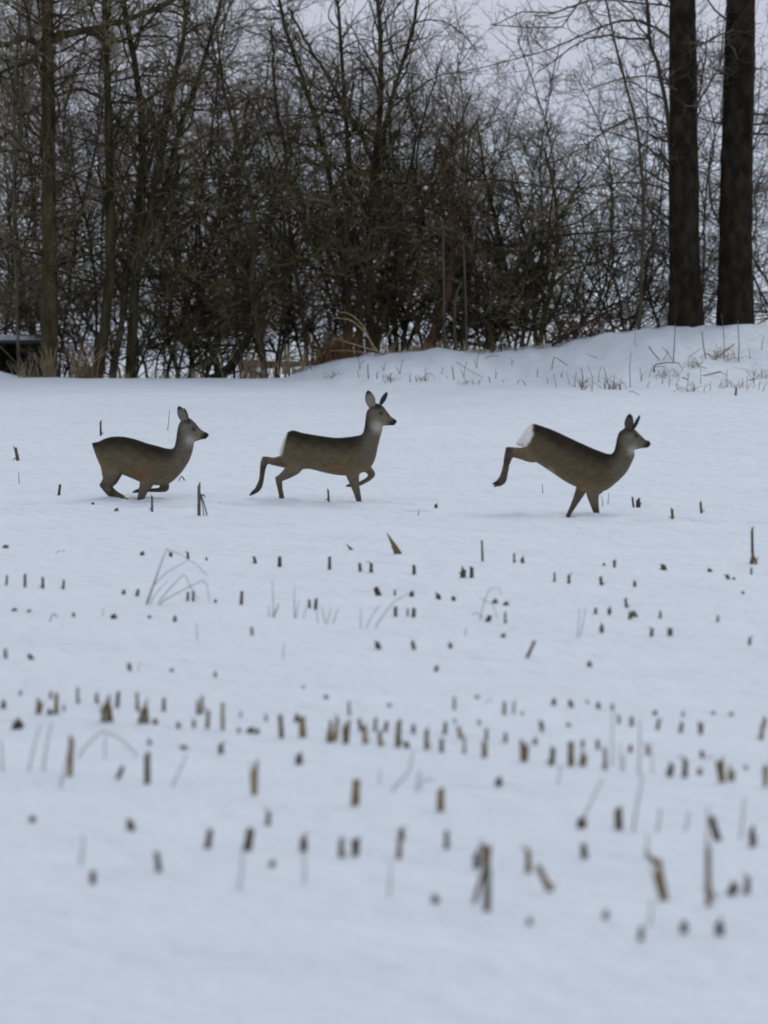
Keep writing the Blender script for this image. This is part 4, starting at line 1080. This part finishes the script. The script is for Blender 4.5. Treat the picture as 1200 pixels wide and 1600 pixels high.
def limb(pts, n=12):
    """pts: (xyz, r, lateral factor): tube with rounded ends, ellipses in the plane across the limb"""
    p = [np.array(q[0], float) for q in pts]
    raw = np.array([np.r_[q[0], q[1], q[2]] for q in pts])
    Kn = max(20, len(pts) * 6)
    a1 = resample(raw, Kn)
    s_ = np.r_[0, np.cumsum(np.linalg.norm(np.diff(raw[:, :3], axis=0), axis=1))]
    u_ = np.linspace(0, s_[-1], Kn)
    a2 = np.stack([np.interp(u_, s_, raw[:, k]) for k in range(5)], 1)
    arr = a2 * .8 + a1 * .2
    arr[1:-1] = arr[1:-1] * .5 + (arr[2:] + arr[:-2]) * .25
    c = arr[:, :3]; r = arr[:, 3]; lf = arr[:, 4]
    K = len(c)
    T = np.gradient(c, axis=0); T /= np.linalg.norm(T, axis=1, keepdims=True)
    V_ = []
    lat = np.array([0, 1.0, 0])
    def ring(cc, t, rr, l):
        nrm = np.cross(t, lat); nrm /= np.linalg.norm(nrm)
        for i in range(n):
            th = i * 2 * math.pi / n
            V_.append(cc + nrm * rr * math.cos(th) + lat * rr * l * math.sin(th))
    for e in (.5, .15):
        ring(c[0] - T[0] * r[0] * (1 - e) * .9, T[0], r[0] * (.45 if e == .5 else .85) if e == .15 else r[0] * .5, lf[0])
    for k in range(K):
        ring(c[k], T[k], r[k], lf[k])
    ring(c[-1] + T[-1] * r[-1] * .6, T[-1], r[-1] * .7, lf[-1])
    K = len(V_) // n
    faces = [[k * n + i, k * n + (i + 1) % n, (k + 1) * n + (i + 1) % n, (k + 1) * n + i] for k in range(K - 1) for i in range(n)]
    faces.append(list(range(n))[::-1]); faces.append(list(range((K - 1) * n, K * n)))
    return V_, faces


def in_poly(x, z, poly):
    ins = np.zeros(len(x), bool)
    for i in range(len(poly)):
        x1, y1 = poly[i]; x2, y2 = poly[i - 1]
        c = ((y1 > z) != (y2 > z)) & (x < (x2 - x1) * (z - y1) / (y2 - y1 + 1e-12) + x1)
        ins ^= c
    return ins


def make_deer(D):
    ox, oz, sc, Y = D['off'][0], D['off'][1], D['scale'], D['Y']
    pm = sc * F / Y                    # outline units per metre

    def W(cx, cy, y=0.0):
        q = P3(ox + cx / sc, oz + cy / sc, Y)
        return np.array([q[0], q[1] + y, q[2]])
    root_loc = W(*D['root'])
    root_loc[2] = gz(root_loc[0], root_loc[1])
    root = tag(empty('roe_deer', root_loc), D['label'], 'deer', 'running roe deer')
    V_, Fc = [], []

    def addm(vf):
        o = len(V_)
        V_.extend([v - root_loc for v in vf[0]])
        Fc.extend([[i + o for i in f] for f in vf[1]])
    def rr(rings, K):
        a = np.array([np.r_[W(*t), W(*b_), w_] for t, b_, w_ in rings])
        q = np.array(a)
        # smooth along the body
        s = resample(np.c_[(q[:, :3] + q[:, 3:6]) / 2, q], K)[:, 3:]
        return [(s[k, :3], s[k, 3:6], s[k, 6]) for k in range(K)]
    addm(loft(rr(D['body'], 44)))
    addm(loft(rr(D['head'], 26), ex=.95))
    for leg in D['legs']:
        addm(limb([(W(cx, cy, yo), r / pm + .0035, lf) for cx, cy, r, yo, lf in leg]))
    me0 = bpy.data.meshes.new('tmp')
    me0.from_pydata([tuple(v) for v in V_], [], Fc)
    ob = bpy.data.objects.new('tmp', me0); COL.objects.link(ob)
    m = ob.modifiers.new('r', 'REMESH'); m.mode = 'VOXEL'; m.voxel_size = .0075; m.use_smooth_shade = True
    m = ob.modifiers.new('s', 'SMOOTH'); m.factor = .5; m.iterations = 4
    dg = bpy.context.evaluated_depsgraph_get()
    dg.update()
    me = bpy.data.meshes.new_from_object(ob.evaluated_get(dg))
    bpy.data.objects.remove(ob, do_unlink=True)
    me.name = 'body'
    nv = len(me.vertices)
    co = np.empty(nv * 3, np.float32); me.vertices.foreach_get('co', co); co = co.reshape(-1, 3) + root_loc
    # back to outline coordinates of this animal's profile (x along, y down)
    o0 = W(0, 0); e1 = W(100, 0) - o0; e2 = W(0, 100) - o0
    cx = (co[:, 0] - o0[0]) / e1[0] * 100; cy = (co[:, 2] - o0[2]) / e2[2] * 100
    # height within the trunk: 1 at the back line, -1 at the belly line
    tp = np.array([b_[0] for b_ in D['body']], float); bt = np.array([b_[1] for b_ in D['body']], float)
    tpi = resample(np.c_[tp, np.zeros(len(tp)), bt], 80)
    T2, B2 = tpi[:, :2], tpi[:, 3:5]
    C2, U2 = (T2 + B2) / 2, (T2 - B2) / 2
    UL = np.linalg.norm(U2, axis=1)
    dx = cx[:, None] - C2[None, :, 0]; dy = cy[:, None] - C2[None, :, 1]
    v = (dx * U2[None, :, 0] + dy * U2[None, :, 1]) / UL[None] ** 2
    lat = np.abs(dx * U2[None, :, 1] - dy * U2[None, :, 0]) / UL[None]
    k = np.argmin(lat + np.maximum(np.abs(v) - 1, 0) * UL[None], axis=1)
    vv = v[np.arange(nv), k]
    rngc = np.random.default_rng(3)
    a_ = rngc.uniform(0, 6.28, 6)
    wob = .08 * np.sin(cx * .05 + a_[0]) * np.sin(cy * .07 + a_[1]) + .06 * np.sin(cx * .17 + a_[2]) * np.sin(cy * .13 + a_[3])
    def lerp(c0, c1, t):
        return c0 * (1 - t[:, None]) + c1 * t[:, None]
    back = np.array([.022, .018, .013]); flank = np.array(D.get('flank', (.140, .109, .066))); belly = np.array([.20, .155, .092]); legc = np.array([.155, .122, .085])
    colr = lerp(np.tile(flank, (nv, 1)), back, sst(-.15, 1.0, vv + wob))
    colr = lerp(colr, belly, sst(-.35, -1.0, vv + wob) * .8)
    colr = lerp(colr, legc, sst(-1.02, -1.25, vv))
    colr = lerp(colr, np.array([.085, .066, .048]), sst(-1.7, -2.5, vv) * .8)
    for bx, by, br, c_, st in D['spots']:
        t = np.exp(-(((cx - bx) ** 2 + (cy - by) ** 2) / br ** 2) ** 1.3) * st
        colr = lerp(colr, np.array(c_), t)
    for poly, c_, cond in D['polys']:
        ins = in_poly(cx, cy, poly)
        colr[ins] = np.array(c_)
    # soften the borders of the patches: average over edges
    ed = np.empty(len(me.edges) * 2, np.int32); me.edges.foreach_get('vertices', ed); ed = ed.reshape(-1, 2)
    for _ in range(3):
        acc = colr.copy(); cnt = np.ones(nv)
        np.add.at(acc, ed[:, 0], colr[ed[:, 1]]); np.add.at(acc, ed[:, 1], colr[ed[:, 0]])
        np.add.at(cnt, ed[:, 0], 1); np.add.at(cnt, ed[:, 1], 1)
        colr = acc / cnt[:, None]
    ca = me.color_attributes.new('coat', 'FLOAT_COLOR', 'POINT')
    ca.data.foreach_set('color', np.c_[colr, np.ones(nv)].astype(np.float32).ravel())
    me.materials.clear()
    me.materials.append(M['fur'])
    link('body', me, None, root)

    # ears: cupped leaves, open forwards
    for (bx, by, tx, ty, wd, yo, yt, pale, dark) in D['ears']:
        b3, t3 = W(bx, by, yo) - root_loc, W(tx, ty, yt) - root_loc
        ax = t3 - b3
        side = np.cross(ax, [0, 1.0, 0]); side /= np.linalg.norm(side)
        K, n = 9, 7
        Vf, Vb, Cf, Cb = [], [], [], []
        for a in range(K):
            t = a / (K - 1)
            hw = wd / pm * .5 * (math.sin(math.pi * (t * .78 + .16)) ** .8) * (1 if t < .98 else .25)
            for b_ in range(n):
                u = b_ / (n - 1) * 2 - 1
                cup = (u * u) * hw * .7
                q = b3 + ax * t + side * hw * u + np.array([0, (-cup + hw * .35), 0])
                Vf.append(q); Vb.append(q + np.array([0, .007 * (1 - abs(u) * .7), 0]))
                tipd = float(np.clip((t - .72) / .15, 0, 1))
                edge = float(abs(u) > .8)
                cf = np.array(pale) * (1 - tipd) + np.array(dark) * tipd
                cf = cf * (1 - .55 * edge)
                Cf.append(cf); Cb.append(np.array([.085, .078, .066]) * (1 - tipd) + np.array(dark) * tipd)
        Vv = np.array(Vf + Vb)
        Qq = []
        for a in range(K - 1):
            for b_ in range(n - 1):
                i = a * n + b_
                Qq.append((i, i + 1, i + n + 1, i + n)); j = i + K * n
                Qq.append((j, j + n, j + n + 1, j + 1))
        per = [b_ for b_ in range(n)] + [a * n + n - 1 for a in range(1, K)] + [(K - 1) * n + b_ for b_ in range(n - 2, -1, -1)] + [a * n for a in range(K - 2, 0, -1)]
        for i in range(len(per)):
            p0, p1 = per[i], per[(i + 1) % len(per)]
            Qq.append((p0, p0 + K * n, p1 + K * n, p1))
        em = np_mesh('ear', Vv, np.array(Qq))
        c2 = em.color_attributes.new('coat', 'FLOAT_COLOR', 'POINT')
        c2.data.foreach_set('color', np.c_[np.array(Cf + Cb), np.ones(len(Vv))].astype(np.float32).ravel())
        link('ear', em, M['fur'], root)

    def ball(name, c, r, mat, n=10):
        Vv, Qq = [], []
        for a in range(n // 2 + 1):
            ph = math.pi * (a / (n // 2)) * .998 + .003
            for b_ in range(n):
                th = b_ * 2 * math.pi / n
                Vv.append((c[0] + r[0] * math.sin(ph) * math.cos(th), c[1] + r[1] * math.sin(ph) * math.sin(th), c[2] + r[2] * math.cos(ph)))
        for a in range(n // 2):
            for b_ in range(n):
                Qq.append((a * n + b_, (a + 1) * n + b_, (a + 1) * n + (b_ + 1) % n, a * n + (b_ + 1) % n))
        link(name, np_mesh(name, np.array(Vv), np.array(Qq)), M[mat], root)
    ex, ey, ew = D['eye']
    for s in (-1, 1):
        ball('eye', W(ex, ey, s * ew) - root_loc, (.017, .010, .013), 'eye')
    nx_, ny_ = D['nose']
    ball('nose', W(nx_, ny_) - root_loc, (.019, .022, .017), 'nose')
    for (hx, hy, tx, ty, r, yo) in D['hooves']:
        for s in (-1, 1):
            a = W(hx, hy, yo + s * .009) - root_loc; b_ = W(tx, ty, yo + s * .012) - root_loc
            arr = np.array([a, a * .5 + b_ * .5, b_]); R_ = np.array([r, r * .85, r * .25]) / pm
            link('hoof', np_mesh('hoof', *tubes(arr[None], R_[None], 8)), M['horn'], root)
    return root


PALE_EAR, DARK = (.30, .26, .22), (.028, .026, .030)
GREY = (.185, .165, .125)
NECK = (.145, .130, .105)
THROAT = (.48, .46, .41)
MUZ = (.015, .014, .015)
CROWN = (.030, .027, .020)
RUST = (.20, .115, .055)
deer2 = dict(label='middle roe deer trotting with head held high and one foreleg folded', off=(370, 590), scale=1200 / 280, Y=59.8, root=(560, 835),
    body=[((308, 425), (288, 490), .035), ((325, 385), (276, 515), .075), ((345, 362), (300, 560), .10), ((380, 352), (345, 603), .120), ((430, 367), (405, 618), .130), ((500, 380), (485, 612), .130),
          ((580, 392), (572, 633), .138), ((660, 402), (652, 650), .138), ((740, 398), (738, 657), .128), ((800, 389), (815, 645), .115), ((838, 378), (885, 615), .098),
          ((852, 345), (924, 555), .084), ((858, 305), (942, 480), .068), ((863, 262), (960, 405), .058), ((869, 225), (976, 350), .050), ((890, 200), (975, 320), .040)],
    head=[((893, 188), (890, 225), .030), ((908, 177), (900, 270), .046), ((935, 172), (930, 305), .056), ((965, 180), (962, 322), .058), ((990, 203), (988, 323), .050),
          ((1012, 233), (1008, 322), .040), ((1035, 262), (1030, 320), .031), ((1054, 274), (1047, 321), .030), ((1069, 283), (1061, 315), .025)],
    legs=[[(405, 490, 95, .078, .62), (345, 560, 52, .085, .7), (255, 565, 26, .075, .85), (205, 556, 21, .07, .8), (188, 552, 22, .07, .8), (180, 578, 23, .07, .8), (172, 620, 17, .07, .8), (164, 690, 15, .07, .85), (150, 730, 19, .07, .9), (135, 755, 16, .07, .9), (112, 770, 13, .07, .9)],
          [(235, 560, 22, .07, .8), (200, 549, 17, .07, .8), (177, 543, 13, .07, .8)],
          [(315, 655, 22, -.07, .8), (268, 676, 14, -.07, .8)],
          [(425, 500, 100, -.080, .62), (385, 600, 50, -.075, .7), (325, 650, 31, -.075, .8), (282, 676, 19, -.07, .8), (284, 700, 20, -.07, .8), (291, 745, 15, -.065, .85), (300, 790, 16, -.065, .9), (303, 850, 16, -.065, .9)],
          [(800, 500, 70, -.072, .62), (795, 560, 72, -.074, .58), (775, 640, 46, -.075, .7), (788, 705, 30, -.07, .8), (806, 770, 21, -.065, .85), (820, 830, 16, -.065, .9), (824, 870, 15, -.065, .9)],
          [(835, 575, 55, .05, .6), (880, 618, 25, .065, .8), (908, 650, 21, .065, .8), (880, 683, 14, .065, .9), (820, 715, 13, .065, .9), (775, 719, 14, .065, .9)]],
    spots=[(700, 605, 55, RUST, .6), (900, 420, 75, NECK, .7), (880, 520, 60, NECK, .6), (950, 250, 75, GREY, .95), (950, 332, 40, THROAT, .8), (925, 315, 30, THROAT, .35), (915, 215, 26, (.17, .11, .08), .7),
           (945, 188, 30, CROWN, .95), (985, 195, 22, CROWN, .7), (1020, 240, 20, (.05, .048, .05), .8), (1060, 297, 28, MUZ, 1), (1030, 312, 18, MUZ, .9), (967, 237, 15, (.03, .028, .022), .9),
           (178, 605, 20, (.03, .03, .03), .8), (185, 550, 22, (.07, .06, .05), .6), (290, 560, 45, (.16, .11, .06), .5), (130, 760, 28, (.07, .06, .05), .7), (290, 780, 40, (.10, .08, .06), .5)],
    polys=[([(338, 372), (316, 450), (300, 520), (262, 530), (262, 480), (300, 395)], (.75, .71, .62), None)],
    ears=[(908, 200, 877, 84, 66, -.035, -.055, PALE_EAR, DARK), (962, 180, 1008, 98, 34, .035, .075, (.05, .048, .046), DARK)],
    eye=(967, 237, .053), nose=(1058, 295), hooves=[(122, 763, 84, 792, 14, .07), (780, 718, 730, 730, 13, .065)])
deer1 = dict(label='hindmost roe deer at the left, galloping low with legs gathered', off=(120, 600), scale=5.0, Y=60.1, root=(500, 930),
    body=[((118, 460), (122, 480), .02), ((135, 456), (138, 530), .055), ((170, 450), (165, 600), .09), ((215, 427), (195, 655), .115), ((275, 411), (255, 690), .130), ((365, 411), (345, 705), .134), ((455, 430), (435, 740), .138),
          ((550, 462), (520, 775), .140), ((635, 484), (620, 792), .134), ((705, 503), (715, 782), .118), ((752, 502), (792, 722), .100), ((770, 460), (850, 648), .084), ((780, 395), (890, 574), .068),
          ((788, 340), (912, 494), .059), ((803, 300), (916, 440), .047), ((815, 285), (905, 410), .040)],
    head=[((818, 285), (815, 320), .030), ((832, 268), (828, 380), .046), ((860, 260), (862, 438), .056), ((892, 272), (895, 455), .058), ((925, 302), (928, 449), .050), ((955, 338), (955, 440), .041),
          ((985, 366), (980, 432), .033), ((1010, 376), (1003, 430), .031), ((1029, 387), (1020, 420), .026)],
    legs=[[(240, 768, 30, -.075, .8), (194, 790, 17, -.075, .8)],
          [(285, 550, 115, -.080, .58), (268, 680, 74, -.088, .6), (248, 750, 46, -.08, .7), (212, 788, 27, -.075, .8), (265, 850, 27, -.07, .8), (330, 882, 22, -.07, .85), (400, 908, 15, -.07, .9)],
          [(310, 560, 100, .06, .5), (295, 690, 62, .08, .6), (275, 760, 40, .08, .7), (240, 800, 24, .075, .8), (290, 852, 20, .07, .8), (345, 884, 18, .07, .85), (410, 915, 14, .07, .9)],
          [(620, 610, 75, -.076, .6), (585, 680, 82, -.076, .56), (545, 775, 52, -.075, .7), (520, 835, 34, -.07, .8), (502, 890, 26, -.065, .85), (492, 940, 22, -.065, .9)],
          [(660, 740, 60, .05, .6), (690, 795, 30, .065, .8), (692, 820, 26, .065, .8), (630, 832, 15, .065, .9), (550, 833, 13, .065, .9), (485, 832, 15, .065, .9)]],
    spots=[(505, 700, 60, RUST, .6), (840, 500, 85, NECK, .7), (810, 620, 80, NECK, .5), (890, 350, 95, GREY, .95), (890, 440, 42, THROAT, .7), (868, 290, 30, CROWN, .9), (850, 255, 22, CROWN, .8), (935, 315, 26, (.05, .048, .05), .7),
           (1010, 402, 34, MUZ, 1), (985, 422, 20, MUZ, .7), (915, 348, 18, (.03, .028, .022), .85), (845, 330, 35, (.19, .17, .15), .5), (190, 480, 60, (.06, .045, .03), .5), (200, 790, 34, (.06, .05, .04), .6),
           (275, 850, 26, (.035, .03, .028), .8), (495, 900, 34, (.04, .04, .045), .6), (690, 810, 30, (.06, .05, .04), .6), (600, 832, 60, (.07, .06, .05), .5), (130, 470, 26, (.02, .018, .018), .8)],
    polys=[], ears=[(848, 295, 797, 170, 68, -.035, -.05, (.23, .21, .18), DARK), (862, 300, 835, 190, 40, .035, .07, (.05, .048, .046), DARK)],
    eye=(915, 350, .054), nose=(1016, 400), hooves=[(490, 832, 432, 850, 15, .065)])
deer3 = dict(label='leading roe deer at the right, bounding with white rump and hind legs kicked up', off=(750, 630), scale=1200 / 290, Y=57.8, root=(670, 735),
    body=[((272, 205), (230, 262), .03), ((296, 162), (238, 272), .07), ((326, 138), (280, 284), .105), ((352, 133), (312, 320), .120), ((400, 147), (340, 365), .130), ((470, 172), (400, 405), .134), ((550, 209), (475, 455), .136),
          ((640, 251), (565, 515), .140), ((720, 287), (655, 553), .138), ((780, 311), (735, 574), .130), ((828, 327), (812, 566), .115), ((858, 322), (880, 515), .098), ((874, 285), (944, 453), .084),
          ((883, 235), (978, 392), .068), ((894, 195), (1002, 333), .058), ((915, 172), (990, 300), .044)],
    head=[((925, 168), (922, 205), .030), ((938, 158), (935, 255), .046), ((962, 153), (960, 292), .056), ((992, 162), (992, 302), .058), ((1018, 185), (1018, 298), .050), ((1045, 212), (1042, 292), .040),
          ((1068, 234), (1063, 289), .032), ((1087, 241), (1080, 290), .030), ((1102, 250), (1093, 283), .025)],
    legs=[[(238, 308, 26, -.07, .8), (174, 296, 15, -.07, .8)],
          [(420, 280, 108, -.078, .6), (330, 322, 60, -.085, .65), (250, 322, 33, -.08, .8), (205, 314, 28, -.07, .8), (188, 312, 25, -.07, .8), (182, 345, 26, -.07, .8), (170, 390, 19, -.07, .8), (158, 445, 19, -.07, .85), (146, 488, 24, -.07, .9), (112, 515, 15, -.07, .9)],
          [(430, 290, 95, .06, .5), (335, 335, 52, .08, .65), (255, 322, 32, .08, .8), (200, 318, 24, .07, .8), (178, 372, 18, .07, .8), (164, 450, 17, .07, .85), (150, 505, 20, .07, .9), (122, 527, 15, .07, .9)],
          [(780, 455, 75, -.076, .6), (752, 510, 80, -.076, .56), (727, 580, 42, -.075, .7), (735, 635, 29, -.07, .8), (748, 690, 20, -.065, .85), (760, 735, 16, -.065, .9), (764, 770, 15, -.065, .9)],
          [(690, 490, 65, .05, .5), (655, 565, 34, .07, .7), (628, 620, 24, .065, .8), (600, 675, 16, .065, .85), (580, 710, 13, .065, .9), (570, 735, 13, .065, .9)]],
    flank=(.122, .092, .053),
    spots=[(675, 535, 40, RUST, .7), (670, 560, 20, (.4, .33, .22), .5), (250, 315, 60, (.17, .10, .05), .5), (930, 400, 75, NECK, .7), (900, 470, 60, NECK, .6), (985, 240, 75, GREY, .95), (985, 300, 34, THROAT, .8), (965, 260, 40, (.17, .155, .13), .5),
           (970, 165, 26, CROWN, .85), (1005, 172, 20, CROWN, .6), (1050, 225, 18, (.05, .048, .05), .8), (1090, 264, 26, MUZ, 1), (1065, 280, 15, MUZ, .7), (1012, 207, 15, (.03, .028, .022), .9),
           (172, 370, 22, (.035, .03, .028), .8), (185, 300, 26, (.05, .042, .035), .7), (140, 500, 30, (.10, .08, .065), .6), (755, 700, 50, (.05, .045, .04), .7), (600, 670, 50, (.09, .075, .06), .5), (350, 145, 30, (.018, .016, .015), .8), (455, 435, 24, (.34, .29, .20), .6)],
    polys=[([(338, 110), (342, 195), (324, 240), (300, 276), (262, 286), (215, 285), (215, 230), (285, 130)], (.84, .80, .72), None)],
    ears=[(958, 176, 968, 66, 60, -.035, -.045, (.10, .09, .075), DARK), (992, 168, 1038, 78, 24, .035, .08, (.05, .048, .046), DARK)],
    eye=(1012, 207, .053), nose=(1090, 264), hooves=[(125, 508, 80, 520, 15, -.07), (135, 518, 90, 542, 14, .07)])
for D in (deer1, deer2, deer3):
    make_deer(D)
